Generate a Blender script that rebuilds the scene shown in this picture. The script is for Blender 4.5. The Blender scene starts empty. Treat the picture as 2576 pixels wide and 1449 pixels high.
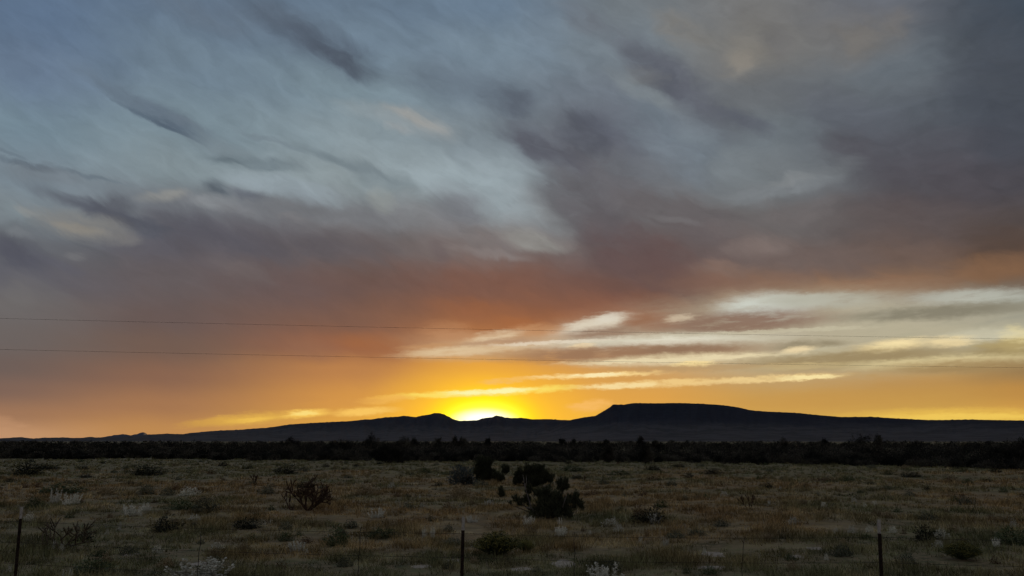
import bpy, math, random
import numpy as np
from mathutils import Vector, Matrix, noise as mnoise

# ---------------------------------------------------------------- camera
EYE = 2.4
PITCH = math.radians(10.75)
FOC = 2022.0                      # focal length in units of a 2576 wide picture
CP, SP = math.cos(PITCH), math.sin(PITCH)
scene = bpy.context.scene
cam_data = bpy.data.cameras.new("camera")
cam_data.sensor_width = 36.0
cam_data.lens = 36.0 * FOC / 2576.0
cam_data.clip_start = 0.1
cam_data.clip_end = 60000.0
cam = bpy.data.objects.new("camera", cam_data)
scene.collection.objects.link(cam)
cam.location = (0, 0, EYE)
cam.rotation_euler = (math.pi / 2 + PITCH, 0, 0)
scene.camera = cam

def ray(sx, sy):
    u, t = (sx - 1288.0) / FOC, (sy - 724.5) / FOC
    return Vector((u, CP + t * SP, SP - t * CP)).normalized()

def azel(sx, sy):
    d = ray(sx, sy)
    return math.degrees(math.atan2(d.x, d.y)), math.degrees(math.asin(d.z))

scene.view_settings.view_transform = 'Standard'
scene.view_settings.look = 'None'
scene.view_settings.exposure = 0.0
scene.view_settings.gamma = 1.0
scene.cycles.use_denoising = True
scene.cycles.denoising_input_passes = 'RGB_ALBEDO_NORMAL'
scene.cycles.denoising_prefilter = 'ACCURATE'
scene.cycles.use_adaptive_sampling = True
scene.cycles.adaptive_threshold = 0.015
scene.cycles.adaptive_min_samples = 12
scene.cycles.max_bounces = 4
scene.cycles.diffuse_bounces = 2
scene.cycles.transparent_max_bounces = 8
scene.cycles.caustics_reflective = False
scene.cycles.caustics_refractive = False

# ---------------------------------------------------------------- sun, just set behind the ridge
SUN_AZ, SUN_EL = azel(1205, 1057)[0], 0.35
sun_data = bpy.data.lights.new("sun", 'SUN')
sun_data.energy = 2.0
sun_data.angle = math.radians(0.5)
sun_data.color = (1.0, 0.62, 0.30)
sun = bpy.data.objects.new("sun", sun_data)
scene.collection.objects.link(sun)
sun.rotation_euler = (math.radians(90 - SUN_EL), 0, math.radians(180 - SUN_AZ))
sun.location = (0, 0, 50)

# ---------------------------------------------------------------- sky
def lin(c):
    return tuple(((v / 255.0) / 12.92 if v <= 10.3 else (((v / 255.0) + 0.055) / 1.055) ** 2.4) for v in c)

world = bpy.data.worlds.new("World")
scene.world = world
world.use_nodes = True
WT = world.node_tree
WT.nodes.clear()
WN, WL = WT.nodes, WT.links

def wnode(kind, **kw):
    n = WN.new(kind)
    for k, v in kw.items():
        setattr(n, k, v)
    return n

def wput(sock, v):
    if isinstance(v, bpy.types.NodeSocket):
        WL.new(v, sock)
    else:
        sock.default_value = v

def wmath(op, a, b=0.0, clamp=False):
    n = wnode('ShaderNodeMath', operation=op, use_clamp=clamp)
    wput(n.inputs[0], a); wput(n.inputs[1], b)
    return n.outputs[0]

def wvec(op, a, b=(0, 0, 0)):
    n = wnode('ShaderNodeVectorMath', operation=op)
    wput(n.inputs[0], a); wput(n.inputs[1], b)
    return n.outputs['Value'] if op == 'LENGTH' else n.outputs[0]

def wscale(a, s):
    n = wnode('ShaderNodeVectorMath', operation='SCALE')
    wput(n.inputs[0], a); wput(n.inputs['Scale'], s)
    return n.outputs[0]

def wrange(v, f0, f1, t0, t1, smooth=True):
    n = wnode('ShaderNodeMapRange', interpolation_type='SMOOTHSTEP' if smooth else 'LINEAR', clamp=False)
    wput(n.inputs[0], v)
    for i, x in enumerate((f0, f1, t0, t1)):
        wput(n.inputs[1 + i], x)
    return n.outputs[0]

def wmix(fac, a, b, blend='MIX'):
    n = wnode('ShaderNodeMix', data_type='RGBA', blend_type=blend)
    wput(n.inputs[0], fac)
    for s, v in ((n.inputs[6], a), (n.inputs[7], b)):
        if isinstance(v, bpy.types.NodeSocket):
            WL.new(v, s)
        else:
            s.default_value = (*v, 1.0)
    return n.outputs[2]

def wmap(vec, loc=(0, 0, 0), rot=0.0, scale=(1, 1, 1), kind='POINT'):
    n = wnode('ShaderNodeMapping', vector_type=kind)
    WL.new(vec, n.inputs[0])
    n.inputs[1].default_value = loc
    n.inputs[2].default_value = (0, 0, rot)
    n.inputs[3].default_value = scale
    return n.outputs[0]

def wnoise(vec, scale, detail=4.0, rough=0.5, dist=0.0):
    n = wnode('ShaderNodeTexNoise')
    n.noise_dimensions = '3D'
    WL.new(vec, n.inputs['Vector'])
    n.inputs['Scale'].default_value = scale
    n.inputs['Detail'].default_value = detail
    n.inputs['Roughness'].default_value = rough
    n.inputs['Distortion'].default_value = dist
    return n

dirv = wnode('ShaderNodeTexCoord').outputs['Generated']
sep = wnode('ShaderNodeSeparateXYZ')
WL.new(dirv, sep.inputs[0])
DX, DY, DZ = sep.outputs
RAD = 180.0 / math.pi
AZ = wmath('MULTIPLY', wmath('ARCTAN2', DX, DY), RAD)
EL = wmath('MULTIPLY', wmath('ARCSINE', DZ), RAD)
comb = wnode('ShaderNodeCombineXYZ')
WL.new(AZ, comb.inputs[0]); WL.new(EL, comb.inputs[1])
P0 = comb.outputs[0]                                  # (azimuth, elevation) in degrees

# domain warp: clouds are torn by wind, more so overhead than in the thin far bands
amp_el = wrange(EL, 1.5, 13.0, 0.12, 1.0)
def along(vec, deg, su, sv):
    # coordinates stretched along a direction in the sky: su, sv = frequency along and across it
    return wmap(vec, rot=math.radians(deg), scale=(1 / su, 1 / sv, 1), kind='TEXTURE')
pw = along(P0, -22, 0.09, 0.20)
w1 = wscale(wvec('SUBTRACT', wnoise(pw, 1.0, 3.0, 0.55).outputs['Color'], (0.5, 0.5, 0.5)), 2.4)
w2 = wscale(wvec('SUBTRACT', wnoise(along(P0, -24, 0.26, 0.58), 1.0, 6.0, 0.58, 0.6).outputs['Color'], (0.5, 0.5, 0.5)), 2.1)
warp = wvec('MULTIPLY', wscale(wvec('ADD', w1, w2), amp_el), (1.25, 0.75, 0))
P = wvec('ADD', P0, warp)
low = wscale(wvec('SUBTRACT', wnoise(wmap(P0, scale=(0.22, 2.4, 1)), 1.0, 5.0, 0.6).outputs['Color'], (0.5, 0.5, 0.5)), 1.0)
P = wvec('ADD', P, (0.0, 0.0, 0.0))
sepp = wnode('ShaderNodeSeparateXYZ'); WL.new(P, sepp.inputs[0])
PA, PE = sepp.outputs[0], sepp.outputs[1]

# broad colour of the dusk: one elevation ramp for each of several azimuths
COLS = [
 (-400, [(0,(92,112,138)),(300,(108,126,142)),(450,(118,130,140)),(600,(98,100,108)),(760,(106,100,100)),(900,(108,96,94)),(1000,(134,108,94)),(1100,(176,138,108))]),
 (0, [(0,(96,116,141)),(150,(107,125,147)),(300,(117,137,150)),(430,(124,138,148)),(520,(122,132,138)),(600,(100,104,110)),(680,(96,96,104)),(760,(108,104,104)),(850,(108,100,98)),(920,(110,95,90)),(980,(128,102,90)),(1040,(160,120,92)),(1100,(196,150,112))]),
 (430, [(0,(100,118,138)),(150,(112,130,145)),(300,(122,140,150)),(430,(132,146,152)),(510,(112,116,122)),(600,(92,90,98)),(700,(100,92,94)),(800,(104,88,85)),(870,(114,92,82)),(950,(138,102,82)),(1020,(166,120,84)),(1085,(192,140,84))]),
 (900, [(0,(104,122,140)),(100,(112,130,146)),(220,(124,142,152)),(330,(136,151,158)),(450,(142,154,158)),(540,(118,120,124)),(620,(104,96,96)),(720,(108,85,79)),(800,(125,91,76)),(870,(150,100,74)),(930,(188,130,78)),(1000,(210,148,76)),(1070,(222,164,72))]),
 (1240, [(0,(108,127,146)),(120,(120,137,151)),(230,(116,130,142)),(330,(124,136,144)),(440,(150,163,169)),(530,(132,134,136)),(620,(122,112,110)),(710,(120,90,80)),(770,(138,92,68)),(820,(168,110,70)),(870,(196,150,108)),(920,(222,155,70)),(980,(236,168,60)),(1050,(246,184,58))]),
 (1600, [(0,(116,124,130)),(120,(118,128,136)),(230,(112,120,130)),(340,(96,99,110)),(440,(110,114,120)),(560,(108,108,110)),(650,(100,86,86)),(720,(112,82,74)),(790,(146,98,76)),(840,(185,165,140)),(890,(190,150,112)),(940,(214,160,90)),(1000,(224,164,78)),(1060,(236,182,80))]),
 (1930, [(0,(120,120,120)),(120,(122,120,116)),(240,(106,110,114)),(350,(110,118,124)),(450,(116,122,126)),(560,(106,102,102)),(650,(112,98,94)),(715,(134,104,86)),(742,(150,128,108)),(790,(168,160,142)),(850,(172,158,132)),(910,(190,164,116)),(960,(196,156,96)),(1020,(206,158,82)),(1060,(212,166,80))]),
 (2300, [(0,(104,108,116)),(150,(104,110,116)),(300,(90,96,104)),(430,(86,86,92)),(540,(92,84,84)),(640,(108,90,82)),(710,(132,104,84)),(738,(142,122,106)),(780,(158,154,138)),(840,(176,170,144)),(900,(178,160,116)),(960,(190,146,84)),(1020,(204,158,80)),(1056,(222,178,78))]),
 (2576, [(0,(68,78,90)),(200,(72,78,88)),(350,(70,73,82)),(450,(74,72,78)),(550,(82,73,71)),(620,(92,72,60)),(665,(120,90,68)),(715,(118,102,88)),(745,(150,150,138)),(790,(156,154,138)),(840,(190,186,160)),(890,(160,142,100)),(930,(156,126,84)),(985,(190,140,72)),(1030,(208,156,76)),(1060,(224,174,72))]),
 (3300, [(0,(60,68,80)),(350,(62,66,76)),(560,(74,68,70)),(680,(100,84,74)),(780,(130,120,108)),(900,(150,128,98)),(1060,(180,138,84))]),
]
def after(vec):
    # the same directions, but evaluated after the colour so far: keeps the shader's node stack short
    if col is None:
        return vec
    n = wnode('ShaderNodeVectorMath', operation='MULTIPLY_ADD')
    WL.new(col, n.inputs[0]); n.inputs[1].default_value = (1e-7, 1e-7, 1e-7); WL.new(vec, n.inputs[2])
    return n.outputs[0]
def ramp_for(sx, stops):
    p_ = after(P)
    sq = wnode('ShaderNodeSeparateXYZ'); WL.new(p_, sq.inputs[0])
    pos = wrange(sq.outputs[1], 0.0, 40.0, 0.0, 1.0, False)
    r = wnode('ShaderNodeValToRGB')              # made after its input: Cycles compiles nodes in order
    WL.new(pos, r.inputs[0])
    el = r.color_ramp.elements
    pts = sorted((max(0.0, min(1.0, azel(sx, sy)[1] / 40.0)), c) for sy, c in stops)
    while len(el) > 1:
        el.remove(el[0])
    el[0].position = pts[0][0]; el[0].color = (*lin(pts[0][1]), 1)
    for p, c in pts[1:]:
        e = el.new(p); e.color = (*lin(c), 1)
    r.color_ramp.interpolation = 'EASE'
    return r.outputs[0]
col = None
for i, (sx, stops) in enumerate(COLS):
    c = ramp_for(sx, stops)
    if col is None:
        col, prev = c, azel(sx, 700)[0]
    else:
        a = azel(sx, 700)[0]
        col = wmix(wrange(PA, prev, a, 0.0, 1.0), col, c)
        prev = a

# single cloud bands and gaps: (x0,y0, x1,y1, width, colour, opacity, core) in picture units turned into sky directions
def band(x0, y0, x1, y1, w, c, op=0.8, core=0.22, coords=None, gain=1.0, wide=0.74, torn=None):
    global col
    a0, e0 = azel(x0, y0); a1, e1 = azel(x1, y1)
    ca, ce = (a0 + a1) / 2, (e0 + e1) / 2
    k = math.cos(math.radians(ce))
    hl = math.hypot(a1 - a0, e1 - e0) / 2 * 1.3
    hw = w / 35.3 * wide
    m = wmap(after(coords or P), (ca, ce, 0), math.atan2(e1 - e0, a1 - a0), (hl, hw, 1000.0), 'TEXTURE')
    d = wvec('LENGTH', m)
    f = wrange(d, core, 1.0, op, 0.0)
    if torn is not None:
        f = wmath('MULTIPLY', f, torn)
    col = wmix(f, col, tuple(v * gain for v in lin(c)))

FEATHER = wrange(wnoise(along(P, -20, 0.32, 0.8), 1.0, 7.0, 0.6, 0.4).outputs[0], 0.30, 0.60, 0.6, 1.0)
UPPER = [
 # ---- upper left: dark wind-drawn streaks on blue
 (330,-10, 700,85, 70, (100,112,125), .55), (560,-20,860,100,70,(94,106,120),.7), (630,30, 985,188, 84, (82,92,106), .85), (760,110, 960,190, 34, (78,86,99), .7),
 (960,178, 1260,225, 74, (104,117,130), .7), (1000,120,1240,200,50,(112,126,140),.4),
 (180,150, 530,345, 44, (100,114,128), .8), (320,230, 540,345, 44, (98,111,125), .7), (300,246, 526,354, 15, (82,96,111), .85), (420,280,560,340,20,(112,124,136),.5), (470,330,640,400,40,(118,130,138),.5),
 (520,393, 775,425, 34, (101,114,122), .8), (540,396,640,412,16,(92,105,113),.6), (735,368, 985,442, 30, (110,124,132), .7), (600,320,760,385,16,(116,129,138),.6), (890,410,1040,465,24,(118,130,136),.6),
 (0,372, 62,397, 13, (104,118,130), .7), (-30,392, 160,430, 15, (88,100,112), .9), (90,402, 310,462, 11, (104,117,128), .8), (-20,415,230,450,40,(116,124,132),.6),
 (50,450, 460,598, 30, (90,94,104), .8), (170,488, 440,592, 28, (80,83,94), .9), (230,495, 335,520, 44, (90,93,102), .85), (330,520,700,640,50,(84,84,94),.6),
 (515,468, 605,498, 38, (86,95,104), .9), (595,488, 700,514, 28, (96,101,111), .85), (680,505,900,545,40,(112,114,118),.6),
 # light patches left
 (560,440, 860,505, 60, (152,165,173), .7), (330,495,470,490,30,(152,152,148),.7), (440,505,620,520,34,(142,146,150),.7), (540,528,660,545,26,(128,130,134),.6), (70,536,330,574,56,(132,130,126),.8), (130,556,270,574,22,(146,140,130),.6), (260,575,360,600,30,(126,124,122),.6),
 (0,580,90,600,22,(122,127,132),.6), (165,630,225,643,16,(122,122,124),.5), (0,505,60,545,40,(128,140,146),.6), (30,520,110,540,20,(146,148,146),.5),
 (-60,600,150,670,60,(82,83,95),.8), (100,645,230,680,24,(94,94,106),.5), (0,690,200,760,60,(108,106,108),.5), (0,715,90,760,40,(116,113,112),.5),
 (520,650,720,715,44,(114,106,106),.6), (430,570,1000,640,90,(88,86,94),.5), (560,700,900,760,110,(102,86,86),.5), (700,540,780,560,20,(128,126,128),.4),
 # centre: bright rift
 (820,330, 1400,560, 110, (150,164,170), .6), (1000,400,1330,520,90,(158,172,178),.7), (940,270,1150,340,60,(158,162,162),.6), (970,268,1135,332,28,(168,166,161),.6), (850,250,1000,300,40,(142,152,156),.5), (960,310,1040,335,20,(160,162,162),.5),
 (820,395,1060,480,50,(116,128,134),.7), (930,480,1010,520,60,(150,154,150),.6),
 (1080,490,1240,560,110,(118,120,126),.8), (1250,590,1420,620,60,(146,146,142),.8), (1150,630,1330,665,26,(140,132,130),.6), (1120,560,1300,640,60,(120,116,116),.6),
 # centre dark plume
 (1190,220,1330,280,70,(92,102,114),.75), (1260,300,1480,430,70,(86,88,100),.75), (1250,270,1640,430,210,(102,107,116),.6), (1400,310,1530,390,120,(88,92,103),.6), (1440,300,1560,360,90,(84,88,100),.6),
 (1340,420,1600,620,130,(92,92,98),.7), (1440,560,1680,690,120,(92,80,82),.7),
 (1540,470,1800,620,90,(98,96,100),.55), (1600,600,1780,790,120,(104,80,76),.65),
 (1400,330,1600,650,180,(100,96,100),.6), (1560,500,1920,650,140,(102,90,90),.5), (1240,235,1340,290,70,(92,100,112),.7), (1300,320,1480,440,44,(84,86,96),.7), (1100,600,1120,680,40,(104,92,94),.5), (1480,640,1780,770,120,(110,84,76),.6),
 # right half, read off again: rifts, diagonal dark bands, warm patches
 (1290,40,1420,170,120,(118,134,149),.5), (1550,245, 1830,425, 150, (117,129,139), .75), (1700,300,1800,360,60,(124,134,142),.6), (1775,402, 1915,424, 74, (127,135,140), .75), (1600,330,1780,470,80,(118,127,136),.6),
 (1400,10,1509,70,70,(104,108,116),.6), (1500,50, 1850,332, 92, (94,97,107), .85), (1780,275, 1965,346, 46, (90,94,104), .8), (1600,170,1720,250,40,(88,92,102),.6),
 (1515,170, 1735,293, 46, (126,134,138), .7), (1550,165,1670,215,34,(128,130,128),.35), (1637,40, 1815,116, 64, (126,123,118), .75), (1860,20,1960,60,46,(116,115,113),.3),
 (1826,112, 1905,182, 92, (138,133,125), .65), (1845,140,1890,180,50,(148,141,131),.4), (1900,80,2000,130,60,(106,106,109),.4),
 (2040,110,2300,70,120,(120,116,111),.6), (2110,90,2180,130,80,(124,119,113),.35), (2220,40,2290,60,60,(124,118,112),.35), (2120,200, 2440,110, 120, (103,112,120), .7), (2340,-40,2620,330,190,(76,81,89),.65),
 (2000,240,2260,330,90,(96,100,110),.55), (2050,355, 2600,420, 130, (84,84,92), .7), (2060,362,2220,385,70,(82,80,87),.6), (2150,450, 2640,470, 130, (80,76,82), .7), (2120,520, 2620,570, 120, (92,82,82), .6), (2420,570, 2660,650, 70, (84,70,64), .7),
 (1820,500, 2150,416, 46, (126,131,135), .95), (1900,462,2040,440,20,(132,136,138),.6), (1300,330,1380,412,36,(90,92,102),.8), (1410,312,1535,375,100,(84,88,98),.75),
 (1560,508, 1900,566, 46, (102,98,100), .8), (1900,560,2140,500,50,(112,106,106),.6), (1620,545,1760,575,20,(122,120,122),.5), (1450,575, 1720,700, 120, (98,80,80), .7), (1480,480,1560,600,60,(96,92,96),.6),
 (1790,630, 1992,615, 48, (130,116,111), .75), (1990,640,2240,650,70,(112,98,94),.5), (1720,670,1900,690,40,(138,114,102),.5),
 (2380,690,2640,640,50,(134,100,74),.7), (2000,722,2400,706,40,(142,106,82),.75), (1640,700,1960,724,50,(130,100,86),.6),
 # lower edge of the big cloud
 (1000,700,1500,760,90,(124,86,72),.6), (1080,770,1420,800,60,(152,98,68),.75), (1230,800,1400,825,36,(166,104,64),.7), (1560,745,1760,780,60,(128,88,70),.75),
 (840,850,1040,880,60,(160,102,66),.75), (700,860,860,900,50,(150,108,84),.4),
]
for b in UPPER:
    band(*b, torn=FEATHER)

# far, nearly level bands between the big cloud and the horizon
lowp = wvec('ADD', P0, wvec('MULTIPLY', low, (1.8, 0.24, 0)))
low2 = wscale(wvec('SUBTRACT', wnoise(wmap(P0, scale=(0.9, 3.0, 1)), 1.0, 5.0, 0.6).outputs['Color'], (0.5, 0.5, 0.5)), 1.0)
low3 = wscale(wvec('SUBTRACT', wnoise(wmap(P0, scale=(2.2, 5.0, 1)), 1.0, 4.0, 0.6).outputs['Color'], (0.5, 0.5, 0.5)), 1.0)
lowp = wvec('ADD', lowp, wvec('MULTIPLY', low3, (0.7, 0.26, 0)))
TORN = wrange(wnoise(along(P0, 3, 0.5, 2.6), 1.0, 5.0, 0.6).outputs[0], 0.28, 0.52, 0.55, 1.0)
lowp = wvec('ADD', lowp, wvec('MULTIPLY', low2, (0.9, 0.34, 0)))
# glow around the sun that has just gone behind the ridge
glow = [(820,1090,1640,1085,280,(246,178,66),.5), (940,1085,1490,1085,300,(255,192,44),.8), (1050,1075,1385,1075,195,(255,206,26),.8), (1085,1065,1345,1065,138,(255,238,4),.95), (1120,1060,1320,1060,82,(255,249,80),1.0), (1140,1058,1295,1058,48,(255,255,222),1.0)]
for i, g in enumerate(glow):
    band(*g, coords=P0, gain=1.0 + 0.12 * i)

LOWB = [
 (1480,850, 2640,815, 150, (190,180,154), .68), (1030,888, 1500,856, 44, (206,176,136), .6),
 (1795,782, 2060,766, 52, (208,212,201), .95), (1900,760,2140,752,26,(196,196,182),.8), (1921,758, 2256,751, 30, (180,178,162), .7), (2270,755, 2640,736, 26, (186,188,176), .8),
 (1600,822, 2122,795, 44, (140,112,95), .95), (1500,800, 1720,812, 40, (150,104,78), .6), (2100,800, 2640,766, 24, (134,128,110), .9),
 (1380,842, 1600,797, 30, (222,210,188), .85), (1425,832, 1575,795, 30, (224,214,192), .65), (1490,808,1568,791,18,(228,221,204),.6), (1555,812,1650,800,22,(150,108,82),.7), (1280,832, 1420,828, 26, (196,146,104), .7), (1670,805, 1760,795, 13, (214,196,168), .7),
 (1397,853, 1620,828, 28, (150,122,102), .9),
 (1165,855, 1320,836, 19, (228,204,168), .75), (1080,848,1200,842,24,(190,142,104),.6), (1010,876,1180,868,14,(196,146,100),.6), (1050,834, 1180,826, 34, (190,138,98), .4), (1120,876, 1384,853, 20, (176,140,112), .8),
 (990,893, 1357,868, 19, (224,198,158), .85), (1330,869, 1990,845, 28, (216,210,188), .95), (1430,873, 1498,869, 12, (252,228,184), .9), (1560,862,1800,853,12,(232,226,206),.7),
 (1223,897, 1960,872, 34, (154,118,90), .95), (1600,884,1860,874,18,(140,112,90),.6), (1940,874, 2140,862, 18, (146,134,108), .85),
 (1440,914, 1980,891, 21, (224,206,166), .9), (1686,917, 1807,912, 11, (255,228,162), .9), (1950,892,2160,880,18,(210,202,172),.7),
 (1960,884, 2060,875, 13, (250,226,178), .8), (2140,884, 2350,858, 24, (250,226,170), .85), (2200,876,2300,864,14,(255,234,178),.7), (2330,866, 2460,852, 19, (248,224,170), .8), (2511,850, 2600,858, 40, (248,228,162), .9), (2380,846,2600,838,22,(206,200,174),.7),
 (1854,918, 2458,882, 34, (156,136,98), .9), (2440,882, 2640,870, 30, (158,138,94), .8), (2440,866,2560,872,14,(190,168,112),.35),
 (2110,923, 2640,897, 20, (222,204,154), .9), (1880,926,2140,916,12,(206,184,134),.6), (2200,928, 2640,914, 22, (162,134,90), .85),
 (1500,932,1980,918,14,(184,150,104),.6),
 (500,1062, 760,1045, 20, (226,176,80), .85), (560,1061, 690,1051, 9, (242,194,86), .9), (700,1047, 830,1036, 14, (252,204,96), .95), (830,1041, 1000,1030, 14, (252,202,100), .95), (720,1044, 800,1037, 7, (255,226,130), .9), (440,1070,620,1056,14,(214,164,76),.6),
 (1430,1026, 1540,1015, 20, (252,192,106), .8),
 (2100,1052, 2700,1040, 26, (238,194,86), .7), (2200,1051, 2700,1047, 12, (246,206,94), .8), (1850,1010,2640,985,30,(196,148,78),.4),
 (-60,1050, 60,1090, 30, (200,152,114), .4),
]
# the thin lit streaks beside and above the sun
THIN = [
 (985,998, 1470,974, 17, (255,226,104), 1.0), (1120,990, 1340,979, 13, (255,250,176), 1.0), (900,1012, 1030,999, 18, (244,186,88), .8), (760,1018,960,1008,16,(214,152,76),.5),
 (1320,951, 1660,938, 13, (255,222,150), .9), (1205,961, 1330,953, 13, (248,192,100), .85), (1430,946,1570,941,9,(255,238,184),.9),
 (1440,975, 1830,957, 17, (244,208,138), .9), (1760,961, 2120,944, 15, (242,210,146), .9), (1470,973,1670,966,10,(252,226,164),.85), (1950,952,2110,946,9,(255,234,170),.9),
 (1420,915,1990,890,10,(240,224,182),.7), (1240,868,1560,852,8,(238,226,204),.6), (1700,842,2200,822,9,(206,198,170),.6),
]
for b in LOWB:
    band(*b, core=0.28, coords=lowp, wide=0.95, torn=TORN)
TORN2 = wrange(wnoise(along(P0, 3, 0.8, 2.0), 1.0, 5.0, 0.6).outputs[0], 0.32, 0.5, 0.6, 1.0)
for b in THIN:
    band(*b, core=0.4, coords=lowp, torn=TORN2)

# fibres: fine wind-drawn texture, steep on the left and level to the lower right
f1 = wnoise(along(P, -24, 0.26, 0.95), 1.0, 6.0, 0.58, 0.2).outputs[0]
f2 = wnoise(along(P, 5, 0.22, 0.85), 1.0, 6.0, 0.6, 0.3).outputs[0]
fb = wnoise(along(P, -15, 0.38, 0.62), 1.0, 7.0, 0.6, 0.5).outputs[0]
side = wrange(wmath('ADD', AZ, wmath('MULTIPLY', EL, -0.7)), -12.0, 14.0, 0.0, 1.0)
fm = wnode('ShaderNodeMix', data_type='FLOAT')
WL.new(side, fm.inputs[0]); WL.new(f1, fm.inputs[2]); WL.new(f2, fm.inputs[3])
tex = wmath('ADD', wmath('MULTIPLY', wmath('SUBTRACT', fm.outputs[0], 0.5), 1.0), wmath('MULTIPLY', wmath('SUBTRACT', fb, 0.5), 0.85))
strength = wrange(EL, 4.0, 17.0, 0.05, 0.42)
lum = wmath('ADD', 1.0, wmath('MULTIPLY', tex, strength))
lumc = wnode('ShaderNodeCombineXYZ')
for i in range(3):
    WL.new(lum, lumc.inputs[i])
col = wmix(1.0, col, lumc.outputs[0], 'MULTIPLY')

# the eastern half of the sky, behind the viewer: dim blue-grey dusk
back = wrange(DY, 0.45, -0.35, 0.0, 1.0)
ebk = wrange(DZ, 0.0, 0.9, 0.0, 1.0, False)
BACK_LO, BACK_HI = (118, 108, 112), (122, 130, 142)
col = wmix(back, col, wmix(ebk, lin(BACK_LO), lin(BACK_HI)))
overhead = wrange(EL, 33.0, 60.0, 0.0, 0.7)
col = wmix(overhead, col, lin((122, 128, 138)))

# physical sky underneath, sun at the same place as the lamp
nish = wnode('ShaderNodeTexSky', sky_type='NISHITA')
nish.sun_disc = False
nish.sun_elevation = math.radians(SUN_EL)
nish.sun_rotation = math.radians(SUN_AZ)
bg_sky = wnode('ShaderNodeBackground'); bg_sky.inputs[1].default_value = 0.05
WL.new(nish.outputs[0], bg_sky.inputs[0])
bg_cloud = wnode('ShaderNodeBackground'); bg_cloud.inputs[1].default_value = 1.0
WL.new(col, bg_cloud.inputs[0])
mixs = wnode('ShaderNodeMixShader'); mixs.inputs[0].default_value = 0.94     # cloud and haze cover
WL.new(bg_sky.outputs[0], mixs.inputs[1]); WL.new(bg_cloud.outputs[0], mixs.inputs[2])
wout = wnode('ShaderNodeOutputWorld')
WL.new(mixs.outputs[0], wout.inputs[0])
world.cycles.sampling_method = 'MANUAL'
world.cycles.sample_map_resolution = 512

# ================================================================ helpers
rng = np.random.default_rng(7)
random.seed(7)
COL = scene.collection

def link(name, me, mat=None, parent=None):
    o = bpy.data.objects.new(name, me)
    COL.objects.link(o)
    if mat is not None:
        me.materials.clear(); me.materials.append(mat)
    if parent is not None:
        o.parent = parent
    return o

def mesh_np(name, verts, faces, smooth=False):
    """faces: (M, k) integer array, every face with the same k corners"""
    verts = np.asarray(verts, dtype=np.float32); faces = np.asarray(faces, dtype=np.int32)
    me = bpy.data.meshes.new(name)
    m, k = faces.shape
    me.vertices.add(len(verts)); me.vertices.foreach_set('co', verts.ravel())
    me.loops.add(m * k); me.loops.foreach_set('vertex_index', faces.ravel())
    me.polygons.add(m)
    me.polygons.foreach_set('loop_start', np.arange(0, m * k, k, dtype=np.int32))
    me.polygons.foreach_set('loop_total', np.full(m, k, dtype=np.int32))
    if smooth:
        me.polygons.foreach_set('use_smooth', np.ones(m, dtype=bool))
    me.update(calc_edges=True)
    return me

def joined(parts):
    vs, fs, n = [], [], 0
    for v, f in parts:
        vs.append(np.asarray(v, dtype=float)); fs.append(np.asarray(f) + n); n += len(v)
    return np.concatenate(vs), np.concatenate(fs)

def tag(o, label=None, cat=None, group=None, kind=None):
    for k, v in (('label', label), ('category', cat), ('group', group), ('kind', kind)):
        if v: o[k] = v
    return o

def empty(name, loc=(0, 0, 0)):
    o = bpy.data.objects.new(name, None)
    COL.objects.link(o); o.location = loc; o.empty_display_size = 0.2
    return o

def tube(pts, radii, sides=6):
    """closed tapering tube through the points, as quads"""
    pts = [Vector(p) for p in pts]
    vs, fs = [], []
    up0 = Vector((0.31, 0.95, 0.05))
    for i, p in enumerate(pts):
        a = pts[max(i - 1, 0)]; b = pts[min(i + 1, len(pts) - 1)]
        t = (b - a).normalized()
        u = t.cross(up0)
        if u.length < 1e-4: u = t.cross(Vector((1, 0, 0)))
        u.normalize(); w = t.cross(u)
        for k in range(sides):
            q = 2 * math.pi * k / sides
            vs.append(p + (u * math.cos(q) + w * math.sin(q)) * radii[i])
    for i in range(len(pts) - 1):
        for k in range(sides):
            k2 = (k + 1) % sides
            fs.append((i * sides + k, i * sides + k2, (i + 1) * sides + k2, (i + 1) * sides + k))
    n = len(vs)
    vs += [pts[0], pts[-1]]
    last = (len(pts) - 1) * sides
    for k in range(sides):
        k2 = (k + 1) % sides
        fs.append((n, k2, k, n)) if False else fs.append((k2, k, n, n))
        fs.append((last + k, last + k2, n + 1, n + 1))
    return np.array([tuple(v) for v in vs]), np.array(fs)

def tube_mesh(name, tubes):
    """several tubes joined into one mesh (caps are triangles)"""
    me = bpy.data.meshes.new(name)
    vs, fs, n = [], [], 0
    for v, f in tubes:
        for face in f:
            fs.append(tuple(int(i) + n for i in (face if face[2] != face[3] else face[:3])))
        vs += [tuple(p) for p in v]; n += len(v)
    me.from_pydata(vs, [], fs)
    me.polygons.foreach_set('use_smooth', np.ones(len(me.polygons), dtype=bool))
    me.update()
    return me

def leaves(c, d, length, width, r, tri=False):
    """leaf blades: diamonds (or triangles) at points c pointing along d; length, width scalars or arrays"""
    n = len(c)
    d = d / (np.linalg.norm(d, axis=1, keepdims=True) + 1e-9)
    q = r.normal(size=(n, 3))
    s = np.cross(d, q); s /= (np.linalg.norm(s, axis=1, keepdims=True) + 1e-9)
    L = np.broadcast_to(np.asarray(length, dtype=float), (n,))[:, None]
    W = np.broadcast_to(np.asarray(width, dtype=float), (n,))[:, None]
    if tri:
        v = np.stack([c - s * W * .5, c + s * W * .5, c + d * L], 1).reshape(-1, 3)
        return v, np.arange(3 * n).reshape(n, 3)
    v = np.stack([c, c + d * L * .5 + s * W * .5, c + d * L, c + d * L * .5 - s * W * .5], 1).reshape(-1, 3)
    return v, np.arange(4 * n).reshape(n, 4)

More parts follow.
